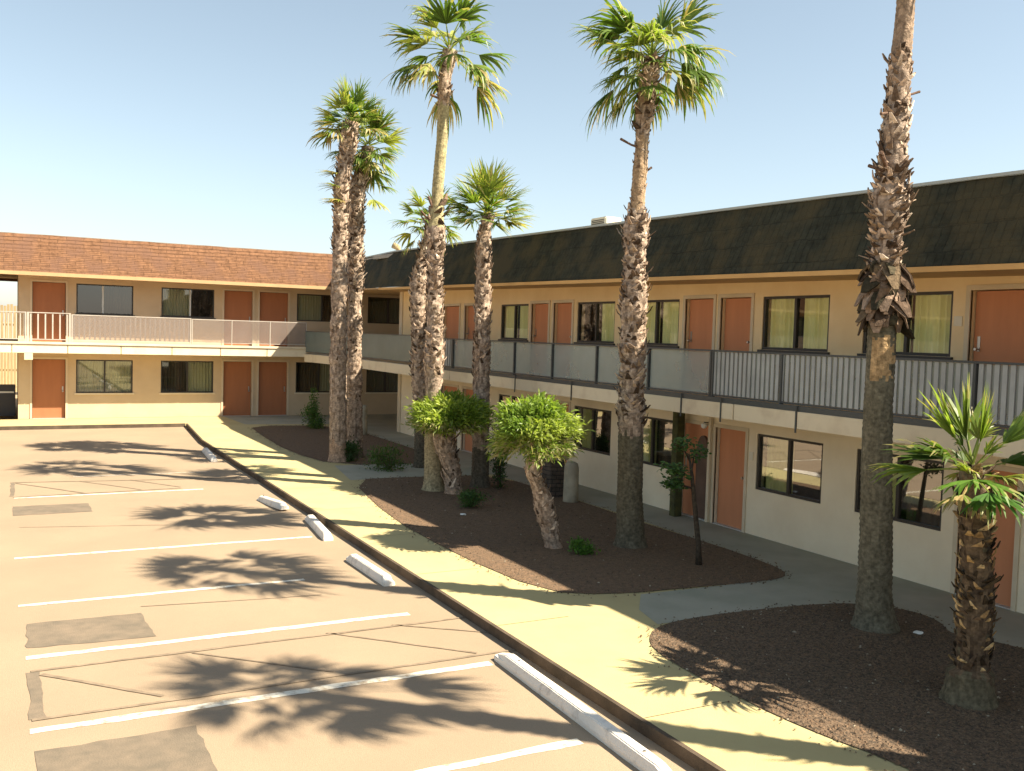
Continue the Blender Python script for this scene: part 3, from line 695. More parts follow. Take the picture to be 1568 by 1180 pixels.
# mansard roof with slightly rising line, following (x, y) of the eave
def ex(y): return FX if y < 29 else FX + (y - 29) / 7.3 * .8
rg = MB(); ys = [RY0 + (37.2 - RY0) * i / 90 for i in range(91)]
for y0, y1 in zip(ys[:-1], ys[1:]):
    for j in range(8):
        def P(y, jj, o):
            o *= .15
            t = jj / 8; return Rc(ex(y) + .02 + .52 * t - o, y, eave(y) + (top(y) - eave(y)) * t + .012 * noise.noise(Vector((y * 2, jj * 3.3, 1))))
        rg.quad(P(y0, j, .03), P(y1, j, .03), P(y1, j + 1, .004), P(y0, j + 1, .004))
        rg.quad(P(y0, j, .03), P(y0, j, -.01), P(y1, j, -.01), P(y1, j, .03))
rg.cur = 1
def RT(x, y, dz): return Rc(x, y, top(y) + dz)
rg.hexa([RT(FX + .55, RY0, -.15), RT(20.1, RY0, -.15), RT(20.1, 31.2, -.15), RT(FX + .55, 31.2, -.15), RT(FX + .55, RY0, -.03), RT(20.1, RY0, -.03), RT(20.1, 31.2, -.03), RT(FX + .55, 31.2, -.03)])
rg.hexa([RT(ex(31.21) + .5, 31.21, -.15), RT(15.8, 31.21, -.15), RT(15.8, 36.9, -.15), RT(ex(36.9) + .5, 36.9, -.15), RT(ex(31.21) + .5, 31.21, -.03), RT(15.8, 31.21, -.03), RT(15.8, 36.9, -.03), RT(ex(36.9) + .5, 36.9, -.03)])
rg.build('roof', [MT['roofR'], MT['flat']], right)
cpg = MB()
for y0, y1 in ((RY0, 29.0), (29.003, 37.2)):
    cpg.hexa([RT(ex(y0) + .50, y0, .004), RT(ex(y0) + .64, y0, .004), RT(ex(y1) + .64, y1, .004), RT(ex(y1) + .50, y1, .004), RT(ex(y0) + .50, y0, .045), RT(ex(y0) + .64, y0, .045), RT(ex(y1) + .64, y1, .045), RT(ex(y1) + .50, y1, .045)])
cpg.build('coping', MT['coping'], right)
so = MB()
def EV(x, y, dz): return Rc(x, y, eave(y) + dz)
so.hexa([EV(FX + .03, RY0, -.045), EV(WX - .004, RY0, -.045), EV(WX - .004, 31, -.045), EV(FX + .1, 31, -.045), EV(FX + .03, RY0, -.004), EV(WX - .004, RY0, -.004), EV(WX - .004, 31, -.004), EV(FX + .1, 31, -.004)])
so.hexa([EV(ex(31) + .03, 31.003, -.045), EV(15.7, 31.003, -.045), EV(15.7, 37.55, -.045), EV(ex(37) + .03, 37.2, -.045), EV(ex(31) + .03, 31.003, -.004), EV(15.7, 31.003, -.004), EV(15.7, 37.55, -.004), EV(ex(37) + .03, 37.2, -.004)])
so.cur = 1
so.hexa([EV(FX - .02, RY0, -.075), EV(FX + .025, RY0, -.075), EV(FX + .025, 29, -.075), EV(FX - .02, 29, -.075), EV(FX - .02, RY0, -.006), EV(FX + .025, RY0, -.006), EV(FX + .025, 29, -.006), EV(FX - .02, 29, -.006)])
so.build('soffit', [MT['soffit'], MT['orange_trim']], right)
def Ro(y, z): return (WX - 14, y - 15, z)
for i, (k, a, b) in enumerate(up):
    c = (a + b) / 2; wd = b - a
    if k == 'd':
        hs = 1 if i % 2 else -1
        if abs(a - 14.35) < .01: door(right, Ro(c, 0), -PI / 2, wd, 1.85, 'doorR', hs, label='terracotta door with a dark arched panel')
        else: door(right, Ro(c, 0), -PI / 2, wd, 1.85, 'doorR', hs)
        door(right, Ro(c, RF), -PI / 2, wd, 1.80, 'doorR', hs)
    else:
        window(right, Ro(c, 3.36), -PI / 2, wd, .94, 'glass', ('curtain', 'curtain') if a != 17.73 else (None, 'curtain'), gap=.15, sill='bronze')
        cu = ('curtain', 'curtain4') if i % 2 else ('curtain', None)
        window(right, Ro(c, .84), -PI / 2, wd, 1.01, 'glassL', cu, gap=.2)
# arched panel beside the door under the lamp
am = MB(); pts = []
for i in range(13):
    t = PI * i / 12; pts.append((14.57 + .17 * math.cos(t), 1.30 + .34 * math.sin(t)))
pts = [(14.74, .03)] + pts + [(14.40, .03)]
n = len(pts); i0 = len(am.v)
for d in (WX + .03, WX + .085):
    for y, z in pts: am.v.append(Rc(d, y, z))
am.f.append(tuple(range(n))); am.m.append(0); am.c.append(None)
for k in range(n): am.f.append((k, (k + 1) % n, n + (k + 1) % n, n + k)); am.m.append(0); am.c.append(None)
am.build('arched_panel', MT['archm'], right)
q = MB(); q.box(Rc(WX - .015, 8.96, 3.80), Rc(WX - .002, 9.09, 3.94)); q.build('wall_plaque', MT['plaque'], right)
q = MB(); q.box(Rc(WX - .015, 13.09, 1.35), Rc(WX - .002, 13.19, 1.50)); q.build('wall_plaque', MT['plaque'], right)
q = MB(); q.box(Rc(WX - .08, 14.21, .01), Rc(WX - .024, 14.28, 2.2)); q.build('door_post', MT['trim'], right)
# lamp above that post
lt = thing('wall_lamp', 'small white globe wall lamp between two ground-floor doors', 'lamp', (WX - .12, 14.36, 1.86))
m = MB(); m.tube([(.115, 0, .06), (0, 0, .06)], .012, 8); m.build('bracket', MT['dark'], lt)
bm = bmesh.new(); bmesh.ops.create_uvsphere(bm, u_segments=16, v_segments=10, radius=.06); me = bpy.data.meshes.new('globe'); bm.to_mesh(me); bm.free(); me.materials.append(MT['lamp'])
for p in me.polygons: p.use_smooth = True
link('globe', me, lt)

# ------------------------------------------------------------ palms
TAN = [(.52, .39, .29), (.42, .31, .22), (.32, .23, .165), (.64, .52, .41), (.21, .145, .10), (.09, .06, .04)]
def vary(c, a=.12): 
    k = 1 + random.uniform(-a, a); return (c[0] * k, c[1] * k, c[2] * k)
LUMP = []
def interp(pts, z):
    c, r = interp0(pts, z)
    for a, b, sd in LUMP:
        if a < z < b: r *= 1 + .20 * noise.noise(Vector((0, sd, z * 1.6))) + .10 * noise.noise(Vector((3, sd, z * 5)))
    return c, r
def interp0(pts, z):
    for a, b in zip(pts[:-1], pts[1:]):
        if z <= b[2]:
            t = (z - a[2]) / max(1e-6, b[2] - a[2]); t = max(0, min(1, t)); s = t * t * (3 - 2 * t)
            return Vector((a[0] + (b[0] - a[0]) * s, a[1] + (b[1] - a[1]) * s)), a[3] + (b[3] - a[3]) * t
    return Vector(pts[-1][:2]), pts[-1][3]
def trunk_mesh(pts, rough, basecol=(.17, .14, .10), topcol=None, bands=(), dark=False):
    """pts: (dx, dy, z, radius); rough: (z0, z1, amp) rough zones"""
    mb = MB(); H = pts[-1][2]; dz = .035; n = 28; z = -.05; prev = None; seed = random.random() * 50
    while z < H + dz:
        c, r = interp(pts, max(z, 0)); amp = 0
        for a, b, k in rough:
            if a - .15 < z < b + .15: amp = max(amp, k * min(1, (z - a + .15) / .3, (b + .15 - z) / .3))
        i = len(mb.v)
        for j in range(n):
            t = 2 * PI * j / n; p = Vector((math.cos(t) * 2.2, math.sin(t) * 2.2, z * 6 + seed))
            rr = r * (1 + .05 * noise.noise(p * .7)) + .006 * math.sin(z * 90 + 2 * noise.noise(p))
            if amp:
                q = Vector((math.cos(t) * r * 14, math.sin(t) * r * 14, z * 9 + seed)); cell = noise.voronoi(q)[0][0]
                rr += amp * (.5 - cell) * .9 + amp * .4 * noise.noise(p * 3)
            if z < .25: rr += (.25 - z) ** 2 * .8
            mb.v.append((c.x + rr * math.cos(t), c.y + rr * math.sin(t), z))
        if prev is not None:
            for j in range(n):
                k = noise.noise(Vector((math.cos(j * .2244) * 3, math.sin(j * .2244) * 3, z * 8 + seed)))
                if amp > .004 and amp * (1 + .8 * k) > .012 + .02 * noise.noise(Vector((j * .5, z * 3, seed))): q_ = max(0, min(1, .5 + k * .8)); lo, hi = ((.05, .035, .025), (.17, .12, .075)) if dark else ((.15, .105, .075), (.50, .39, .30)); col = vary(tuple(a_ + (b_ - a_) * q_ for a_, b_ in zip(lo, hi)), .1)
                else:
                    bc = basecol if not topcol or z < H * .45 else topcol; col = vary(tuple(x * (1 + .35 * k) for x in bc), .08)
                for b0, b1, bc in bands:
                    if b0 + .1 * k < z < b1 + .12 * k and -1.2 < math.cos(j * .2244 + .9) * 1.6 < 1.2 + k: col = vary(tuple(x * (1 + .5 * k) for x in bc), .1)
                mb.f.append((prev + j, prev + (j + 1) % n, i + (j + 1) % n, i + j)); mb.m.append(0); mb.c.append(col)
        prev = i; z += dz
    return mb
def boots(mb, pts, z0, z1, dens, size, out=.5, hang=False, curl=.3, cols=None):
    """old leaf bases: short tapering tongues in a spiral round the trunk"""
    z = z0; k = 0
    while z < z1:
        c, r = interp(pts, z); t = k * 2.39996 + random.uniform(-.25, .25); k += 1; z += 1 / dens
        if random.random() < .12: continue
        nz = noise.noise(Vector((math.cos(t) * 1.5, math.sin(t) * 1.5, z * 2.2)))
        if nz < -.28 and not hang: continue
        e = Vector((math.cos(t), math.sin(t), 0)); s = Vector((-e.y, e.x, 0))
        ln = size * random.uniform(.4, 1.2) * (1 + (.9 if not hang else .2) * nz) * (1.7 if not hang and random.random() < .05 else 1); w_ = size * random.uniform(.28, .5); ang = random.uniform(.1, .9) * out
        up_ = Vector((0, 0, -1 if hang else 1))
        dirv = (up_ * math.cos(ang) + e * math.sin(ang) + s * random.uniform(-.9, .9)).normalized()
        base = Vector((c.x, c.y, z + random.uniform(-.03, .03))) + e * (r - .012)
        col = vary(random.choice(cols or (TAN if not hang else TAN[2:])), .3); mb.col = col
        nn = dirv.cross(s).normalized()
        if nn.dot(e) < 0: nn = -nn
        p0, p1 = base - s * w_, base + s * w_; md = base + dirv * ln * .55 + nn * curl * ln * .3; q0, q1 = md - s * w_ * .62, md + s * w_ * .62
        tp = base + dirv * ln + nn * curl * ln * random.uniform(-.2, .6); r0, r1 = tp - s * w_ * .25, tp + s * w_ * .25
        th = nn * (.010 + .1 * w_)
        mb.quad(p0 + th, p1 + th, q1 + th, q0 + th); mb.quad(q0 + th, q1 + th, r1 + th * .6, r0 + th * .6)
        mb.col = tuple(x * .6 for x in col)
        mb.quad(p0, q0, q0 + th, p0 + th); mb.quad(p1, p1 + th, q1 + th, q1); mb.quad(q0, r0, r0 + th * .6, q0 + th); mb.quad(q1, q1 + th, r1 + th * .6, r1)
        mb.quad(p0, p1, q1, q0); mb.quad(q0, q1, r1, r0); mb.quad(r0, r1, r1 + th * .6, r0 + th * .6)
GREENS = [(.10, .165, .025), (.14, .205, .035), (.20, .26, .045), (.075, .125, .022), (.28, .31, .07)]
STRAW = [(.42, .33, .15), (.34, .26, .12), (.50, .42, .22)]
def frond(mb, o, d, pet, fan, nl=22, droop=.5, spread=2.3, dry=0.0, wk=1.0, roll=0.0, tone=None, jag=.25):
    d = Vector(d).normalized(); o = Vector(o); side = d.cross(Vector((0, 0, 1)))
    if side.length < .1: side = Vector((1, 0, 0))
    side.normalize(); nrm = side.cross(d).normalized()
    R = Matrix.Rotation(roll, 3, d); side = R @ side; nrm = R @ nrm
    g = tone or random.choice(GREENS)
    # petiole
    mb.col = (.20, .24, .07) if dry < .5 else random.choice(STRAW)
    mid = o + d * pet * .5 + Vector((0, 0, -.03 * pet)); hub = o + d * pet + Vector((0, 0, -.12 * pet * droop))
    for a, b, w0, w1 in ((o, mid, .022, .016), (mid, hub, .016, .010)):
        mb.quad(a - side * w0, a + side * w0, b + side * w1, b - side * w1); mb.quad(a - nrm * w0 * .6, a + nrm * w0 * .6, b + nrm * w1 * .6, b - nrm * w1 * .6)
    d2 = (hub - mid).normalized()
    wl = fan * spread / nl * .62 * wk
    for i in range(nl):
        u = (i + .5) / nl * 2 - 1; ph = u * spread / 2
        dl = (d2 * math.cos(ph) + side * math.sin(ph) + nrm * (.25 * (1 - abs(u)) - .10 * abs(u))).normalized()
        ln = fan * (1 - .28 * u * u) * random.uniform(1 - jag, 1.08); sd = (dl.cross(nrm)).normalized(); segs = 5
        prev = None; p = hub.copy(); v = dl.copy(); tw = random.uniform(-1.2, 1.2); dk = random.uniform(.4, 1.7)
        isdry = random.random() < dry; c0 = random.choice(STRAW) if isdry else g
        zf = (1 if i % 2 else -1) * .28
        sd2 = (sd + nrm * zf).normalized()
        for k in range(segs + 1):
            t = k / segs; wd = wl * (t / .34 if t < .34 else max(0, 1 - (t - .34) / .66) ** .7) * .5 + .0012
            a, b = p - sd2 * wd, p + sd2 * wd
            if prev:
                cc = vary(c0, .18)
                if t > .75 and random.random() < .35: cc = tuple((x + y) / 2 for x, y in zip(cc, STRAW[0]))
                mb.col = cc; mb.quad(prev[0], prev[1], b, a)
            prev = (a, b)
            v = (v + Vector((0, 0, -1)) * droop * dk * t * t * .60 + sd * tw * .06).normalized(); p = p + v * ln / segs
        
def crown(pos, R, n, nl=20, petk=.45, emin=-.5, emax=1.3, droop=.5, dry_low=.35, seed=0, spread=2.2, wk=1.0, squash=1.0, extra=(), tones=None):
    random.seed(seed); mb = MB()
    for i in range(n):
        t = i / n; el = emax + (emin - emax) * (t ** .8) + random.uniform(-.15, .15); az = i * 2.39996 + random.uniform(-.5, .5)
        d = Vector((math.cos(az) * math.cos(el), math.sin(az) * math.cos(el), math.sin(el) * squash))
        rr = R * random.uniform(.68, 1.1)
        frond(mb, (pos[0] + d.x * .05, pos[1] + d.y * .05, pos[2] + (t - .5) * -.25), d, rr * petk, rr * (1 - petk), nl, droop * random.uniform(.5, 2.0) * (1 + .9 * t), spread * random.uniform(.85, 1.15), dry_low * max(0, (t - .55) / .45) + .03, wk, random.uniform(-.5, .5), tone=random.choice(tones) if tones else None)
    for e in extra: frond(mb, (pos[0], pos[1], pos[2] + e[0]), e[1], **e[2])
    return mb
def bush_head(R, rz, n, seed, tones, leaf=.13, low=.4):
    random.seed(seed); mb = MB(); cl = []
    for k in range(46):
        u = random.uniform(-low, 1); a = k * 2.39996; r = math.sqrt(max(0, 1 - u * u)); f = random.uniform(.62, .95)
        cl.append((Vector((r * math.cos(a) * R * f, r * math.sin(a) * R * f, u * rz * f)), random.choice(tones), random.uniform(.7, 1.25)))
    for i in range(n):
        c, tn, sz = random.choice(cl); p = c + Vector((random.gauss(0, R * .15), random.gauss(0, R * .15), random.gauss(0, rz * .15)))
        o = Vector((p.x / R, p.y / R, p.z / rz * .8 + .35)); d = (o.normalized() * 1.1 + Vector((random.gauss(0, .55), random.gauss(0, .55), random.gauss(0, .5)))).normalized()
        s_ = d.cross(Vector((random.gauss(0, 1), random.gauss(0, 1), random.gauss(0, 1)))).normalized(); l_ = leaf * random.uniform(.5, 1.3) * sz; w_ = l_ * .11
        m_ = p + d * l_ * .5; e_ = p + d * l_ + Vector((0, 0, -l_ * .22)); col = vary(tn, .25)
        if p.z < -.1 * rz and random.random() < .45: col = vary(random.choice([(.36, .33, .17), (.28, .27, .14)]), .2)
        mb.col = col; mb.quad(p - s_ * w_ * .6, p + s_ * w_ * .6, m_ + s_ * w_, m_ - s_ * w_); mb.quad(m_ - s_ * w_, m_ + s_ * w_, e_ + s_ * .002, e_ - s_ * .002)
    mb.col = (.22, .20, .08)
    for c, tn, sz in cl: mb.tube([(0, 0, -rz * .35), c * .5 + Vector((0, 0, -.05)), c], [.02, .012, .006], 5)
    return mb
def palm(base, pts, label, rough, bootz, crownspec=None, skirt=None, basecol=(.17, .14, .10), topcol=None, name='palm_tree', group='fan palms in the courtyard beds', seed=1, bands=(), cols=None, stubs=()):
    if name == 'palm_tree': pts = [(x_, y_, z_, r_ * .92) for x_, y_, z_, r_ in pts]
    random.seed(seed); root = thing(name, label, 'palm tree', (base[0], base[1], 0), group)
    LUMP.clear(); LUMP.extend((z0, z1, seed * 3.7) for z0, z1, *_ in bootz)
    trunk_mesh(pts, rough, basecol, topcol, bands, bool(cols)).build('trunk', MT['bark'], root, smooth=True)
    if bootz:
        b = MB()
        for z0, z1, dens, size, out_ in bootz: boots(b, pts, z0, z1, dens, size, out_, cols=cols)
        b.build('leaf_bases', MT['bark'], root)
    for z, dx, dy, dz_, rr_ in stubs:
        c, r = interp(pts, z); m = MB(); m.col = (.16, .10, .07); p = Vector((c.x, c.y, z)); d = Vector((dx, dy, dz_))
        m.tube([p, p + d * .5 + Vector((0, 0, -.02)), p + d], [rr_ * 1.2, rr_ * .8, rr_], 7); m.build('leaf_stub', MT['bark'], root)
    if crownspec:
        c, r = interp(pts, pts[-1][2])
        if 'rz' in crownspec:
            h_ = bush_head(**crownspec).build('crown', MT['leaf'], root); h_.location = (c.x, c.y, pts[-1][2])
        else: crown((c.x, c.y, pts[-1][2]), **crownspec).build('crown', MT['leaf'], root, smooth=False)
    if skirt:
        b = MB()
        for z0, z1, dens, size, out_ in skirt: boots(b, pts, z0, z1, dens, size, out_, hang=True, curl=.3, cols=[(.21, .145, .10), (.09, .06, .04), (.14, .10, .06), (.32, .23, .165), (.06, .05, .03)])
        b.build('dead_leaf_skirt', MT['bark'], root)
    return root
# twin palms left
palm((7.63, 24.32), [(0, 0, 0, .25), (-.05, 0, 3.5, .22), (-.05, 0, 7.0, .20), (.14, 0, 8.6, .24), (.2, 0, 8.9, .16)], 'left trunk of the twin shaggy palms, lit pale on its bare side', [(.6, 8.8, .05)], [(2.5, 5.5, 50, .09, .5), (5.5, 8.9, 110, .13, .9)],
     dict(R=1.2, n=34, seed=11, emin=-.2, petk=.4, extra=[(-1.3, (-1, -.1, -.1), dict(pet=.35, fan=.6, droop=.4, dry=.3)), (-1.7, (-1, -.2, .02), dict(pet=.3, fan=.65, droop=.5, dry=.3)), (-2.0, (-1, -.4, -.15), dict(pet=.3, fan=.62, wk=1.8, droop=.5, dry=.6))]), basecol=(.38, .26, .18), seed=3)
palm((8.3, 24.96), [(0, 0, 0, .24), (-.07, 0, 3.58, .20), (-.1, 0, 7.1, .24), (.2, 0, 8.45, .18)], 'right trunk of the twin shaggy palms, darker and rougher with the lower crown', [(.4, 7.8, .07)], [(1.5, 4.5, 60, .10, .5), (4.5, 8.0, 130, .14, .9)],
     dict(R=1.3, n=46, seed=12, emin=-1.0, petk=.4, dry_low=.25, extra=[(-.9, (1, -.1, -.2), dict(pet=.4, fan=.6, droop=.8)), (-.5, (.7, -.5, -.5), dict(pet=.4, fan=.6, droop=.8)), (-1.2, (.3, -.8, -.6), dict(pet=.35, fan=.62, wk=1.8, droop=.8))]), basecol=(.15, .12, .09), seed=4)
# tall slender palm with the darker one behind
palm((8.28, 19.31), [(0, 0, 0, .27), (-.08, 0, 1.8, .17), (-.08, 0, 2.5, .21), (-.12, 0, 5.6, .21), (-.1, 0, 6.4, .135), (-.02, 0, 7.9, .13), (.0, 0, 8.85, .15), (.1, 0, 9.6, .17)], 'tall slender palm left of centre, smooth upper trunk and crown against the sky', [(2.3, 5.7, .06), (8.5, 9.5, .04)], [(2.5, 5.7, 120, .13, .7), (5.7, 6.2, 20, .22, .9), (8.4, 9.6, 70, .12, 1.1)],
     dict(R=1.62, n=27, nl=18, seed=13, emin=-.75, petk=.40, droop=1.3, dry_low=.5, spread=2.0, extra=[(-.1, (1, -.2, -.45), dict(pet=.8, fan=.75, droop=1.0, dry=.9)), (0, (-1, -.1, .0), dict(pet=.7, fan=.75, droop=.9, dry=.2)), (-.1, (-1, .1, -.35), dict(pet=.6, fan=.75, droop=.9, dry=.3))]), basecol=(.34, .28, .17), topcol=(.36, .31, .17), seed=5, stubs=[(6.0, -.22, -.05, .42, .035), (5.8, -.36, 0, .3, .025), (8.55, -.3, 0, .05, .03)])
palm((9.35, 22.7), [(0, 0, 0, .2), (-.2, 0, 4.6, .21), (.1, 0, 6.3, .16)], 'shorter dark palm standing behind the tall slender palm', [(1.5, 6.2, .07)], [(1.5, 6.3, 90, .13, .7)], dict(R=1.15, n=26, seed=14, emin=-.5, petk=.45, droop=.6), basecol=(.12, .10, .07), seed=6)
palm((9.45, 19.41), [(0, 0, 0, .22), (-.05, 0, 3.4, .20), (-.07, 0, 5.6, .17), (.0, 0, 6.2, .12)], 'middle palm with a rounded green crown low above the dark roof', [(1.0, 6.0, .05)], [(2.5, 6.1, 90, .12, .5)],
     dict(R=1.2, n=42, nl=22, seed=15, emin=-.25, emax=1.5, petk=.4, droop=.35, dry_low=.2, wk=.8, extra=[(.0, (1, -.1, -.25), dict(pet=.5, fan=.62, wk=1.8, droop=.5, dry=.1)), (.1, (1, -.1, .25), dict(pet=.45, fan=.55, droop=.5, dry=.1))]), basecol=(.13, .11, .08), seed=7)
# two short stubby palms
palm((8.52, 18.78), [(0, 0, 0, .17), (-.05, 0, .35, .19), (-.27, 0, 1.25, .22), (-.1, 0, 1.62, .14)], 'short stubby palm with a low yellow-green head, left of the pair', [(0.1, 1.3, .03)], [(.1, 1.5, 120, .10, .5)],
     dict(R=.80, rz=.45, n=15000, seed=16, leaf=.15, low=.3, tones=[(.22, .29, .045), (.28, .34, .06), (.14, .21, .03), (.18, .26, .04)]), basecol=(.42, .29, .20), name='stubby_palm', group='short stubby palms', seed=8)
palm((7.92, 13.42), [(0, 0, 0, .10), (-.06, 0, .18, .13), (-.22, 0, .75, .16), (-.44, 0, 1.35, .115), (-.42, 0, 1.90, .08)], 'short leaning palm with scaly pink trunk and round bushy head', [(0.1, 1.4, .03)], [(.15, 1.5, 90, .085, .45)],
     dict(R=.62, rz=.48, n=15000, seed=17, leaf=.12, low=.6, tones=[(.20, .28, .05), (.27, .33, .075), (.13, .21, .03), (.17, .25, .04)]), basecol=(.45, .30, .21), name='stubby_palm', group='short stubby palms', seed=9)
# big palm right of centre
palm((9.22, 13.09), [(0, 0, 0, .27), (-.05, 0, 1.0, .23), (-.09, 0, 3.0, .23), (-.12, 0, 5.3, .20), (-.1, 0, 5.6, .14), (-.05, 0, 7.0, .12), (.0, 0, 7.3, .15), (.08, 0, 8.1, .16)], 'thick-trunked palm right of centre with dark smooth base and shaggy middle', [(2.0, 5.5, .07), (6.9, 8.0, .05)],
     [(2.0, 5.6, 150, .12, .8), (5.6, 6.9, 30, .08, .4), (6.9, 8.1, 110, .13, 1.1)],
     dict(R=1.45, n=36, nl=22, seed=18, emin=-.6, petk=.38, droop=1.25, dry_low=.25, extra=[(-.05, (1, -.2, -.05), dict(pet=.75, fan=.65, droop=.8, dry=.1)), (-.2, (-1, -.2, -.25), dict(pet=.55, fan=.75, droop=.9)), (-.3, (-.5, -.8, -.5), dict(pet=.4, fan=.65, droop=.9))]), basecol=(.13, .115, .08), topcol=(.34, .24, .15), seed=10, stubs=[(6.62, -.42, 0, .10, .022), (6.2, .2, -.05, .12, .02)])
# great trunk at right, crown above the frame
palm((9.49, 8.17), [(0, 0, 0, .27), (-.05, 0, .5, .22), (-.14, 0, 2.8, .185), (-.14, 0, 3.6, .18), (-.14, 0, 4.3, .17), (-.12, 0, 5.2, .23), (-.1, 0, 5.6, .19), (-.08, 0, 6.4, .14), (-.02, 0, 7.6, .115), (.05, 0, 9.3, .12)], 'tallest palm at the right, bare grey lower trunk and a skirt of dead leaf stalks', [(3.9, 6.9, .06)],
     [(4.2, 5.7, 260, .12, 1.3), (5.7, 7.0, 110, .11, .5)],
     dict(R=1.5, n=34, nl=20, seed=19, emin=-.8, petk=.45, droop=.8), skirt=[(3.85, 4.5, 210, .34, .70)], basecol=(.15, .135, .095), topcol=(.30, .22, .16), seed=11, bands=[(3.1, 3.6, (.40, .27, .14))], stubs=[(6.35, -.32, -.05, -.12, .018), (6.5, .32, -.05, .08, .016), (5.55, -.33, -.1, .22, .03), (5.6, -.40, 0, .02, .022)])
palm((9.3, 3.0), [(0, 0, 0, .27), (-.05, 0, .5, .22), (-.1, 0, 4, .19), (0, 0, 9.5, .13)], 'tall palm beyond the right edge whose shadow crosses the pavement', [(3.5, 7, .06)], [(3.5, 7.5, 110, .12, .8)],
     dict(R=1.4, n=34, nl=20, seed=20, emin=-.8, petk=.45, droop=.8), basecol=(.15, .135, .095), seed=12)
# young near palm, big fans
F9 = [(.05, (-.1, .25, 1), dict(pet=.25, fan=.66, nl=26, wk=1.9, droop=.12, spread=1.7, tone=(.20, .27, .06))), (.05, (.15, -.2, 1), dict(pet=.22, fan=.62, wk=1.8, nl=24, droop=.15, spread=1.5)), (0, (.75, -.3, .7), dict(pet=.4, fan=.62, wk=1.8, nl=24, droop=.25, spread=1.5, tone=(.2, .28, .06))),
      (0, (-1, -.1, .42), dict(pet=.42, fan=.62, wk=1.8, nl=22, droop=.7, spread=1.4)), (-.02, (-.75, -.65, .05), dict(pet=.45, fan=.62, wk=1.8, nl=26, droop=.9, spread=2.4, tone=(.10, .20, .025))), (-.05, (-.45, -.9, -.25), dict(pet=.35, fan=.60, wk=1.3, nl=26, droop=.9, spread=2.4, tone=(.06, .15, .02))),
      (0, (1, -.1, .2), dict(pet=.45, fan=.62, wk=1.8, nl=24, droop=.7, spread=2)), (-.05, (.8, -.6, -.25), dict(pet=.4, fan=.62, wk=1.8, nl=24, droop=.8, spread=2.2, tone=(.06, .14, .02))), (.05, (-.5, .3, .85), dict(pet=.3, fan=.62, wk=1.8, nl=24, droop=.3, spread=1.6, tone=(.22, .30, .06))),
      (.05, (.5, .6, .8), dict(pet=.3, fan=.62, wk=1.8, nl=22, droop=.3, spread=1.6)), (0, (.1, 1, .2), dict(pet=.4, fan=.62, wk=1.8, droop=.6)), (-.05, (.15, -1, .15), dict(pet=.3, fan=.4, nl=22, droop=.7, spread=2, tone=(.25, .28, .08))), (0, (-.6, .8, 0), dict(pet=.4, fan=.62, wk=1.8, droop=.8)), (0, (.9, .5, -.1), dict(pet=.4, fan=.62, wk=1.8, droop=.8)),
      (-.12, (-.9, -.4, -.2), dict(pet=.3, fan=.42, nl=20, droop=.9, spread=2, dry=.7))]
palm((8.40, 6.05), [(0, 0, 0, .245), (0, 0, .3, .235), (.02, 0, .33, .175), (.02, 0, 1.1, .165), (-.08, 0, 2.05, .15), (-.14, 0, 2.32, .12)], 'young near palm at the right edge with large drooping green fans', [(.35, 2.2, .03)], [(.34, 1.5, 170, .085, .9), (1.5, 2.3, 130, .13, 1.0)],
     dict(R=.5, n=5, nl=18, seed=21, emin=.6, petk=.4, droop=.4, extra=F9), basecol=(.13, .11, .07), seed=13, cols=[(.50, .33, .15), (.60, .43, .22), (.07, .05, .03), (.05, .035, .02), (.12, .08, .05), (.30, .20, .10)])

# ------------------------------------------------------------ shrubs and the thin sapling
def shrub(name, label, loc, rx_, ry_, rz_, n, leaf=.05, seed=0, cat='shrub', cols=None, group=None, stem=True):
    random.seed(seed); root = thing(name, label, cat, loc, group); mb = MB(); st = MB(); st.col = (.12, .08, .05)
    cols = cols or [(.05, .12, .02), (.07, .15, .025), (.035, .08, .015), (.11, .18, .03)]
    cl = []
    for k in range(14):
        a = random.random() * 6.28; r = random.random() ** .5; cl.append((rx_ * .75 * r * math.cos(a), ry_ * .75 * r * math.sin(a), rz_ * random.uniform(.25, 1.6)))
    for c in cl: st.tube([(0, 0, 0), (c[0] * .4, c[1] * .4, c[2] * .5), c], [.012, .008, .004], 5)
    for _ in range(n):
        c = random.choice(cl); p = Vector((c[0] + random.gauss(0, rx_ * .24), c[1] + random.gauss(0, ry_ * .24), max(.02, c[2] + random.gauss(0, rz_ * .26))))
        d = Vector((random.gauss(0, 1), random.gauss(0, 1), random.gauss(.4, 1))).normalized(); s = d.orthogonal().normalized()
        s = Matrix.Rotation(random.random() * 6.28, 3, d) @ s; l_ = leaf * random.uniform(.6, 1.4); mb.col = vary(random.choice(cols), .25)
        mb.quad(p, p + d * l_ * .5 + s * l_ * .24, p + d * l_, p + d * l_ * .5 - s * l_ * .24)
    if stem: st.build('stems', MT['bark'], root)
    mb.build('leaves', MT['bush'], root); return root
shrub('shrub', 'dark green shrub beside the far trunk under the brown-roofed balcony', (9.33, 32.6, 0), .42, .42, .42, 1500, .07, 31)
shrub('shrub', 'tall dark shrub crowded behind the middle palm trunk', (9.75, 19.1, 0), .22, .22, .75, 1800, .06, 32, cols=[(.03, .08, .018), (.05, .11, .02), (.02, .05, .012)])
shrub('shrub', 'low dark shrub in front of the left stubby palm', (8.15, 17.1, 0), .34, .3, .17, 1300, .05, 33, cols=[(.04, .09, .02), (.06, .13, .03)])
shrub('shrub', 'small bright shrub at the foot of the leaning palm', (8.10, 12.85, 0), .22, .2, .12, 900, .05, 34, cols=[(.07, .17, .02), (.10, .21, .03), (.05, .12, .02)])
shrub('shrub', 'loose dark shrub left of the tall slender palm base', (8.35, 22.4, 0), .55, .4, .30, 1500, .06, 35, cols=[(.05, .10, .02), (.08, .14, .03)])
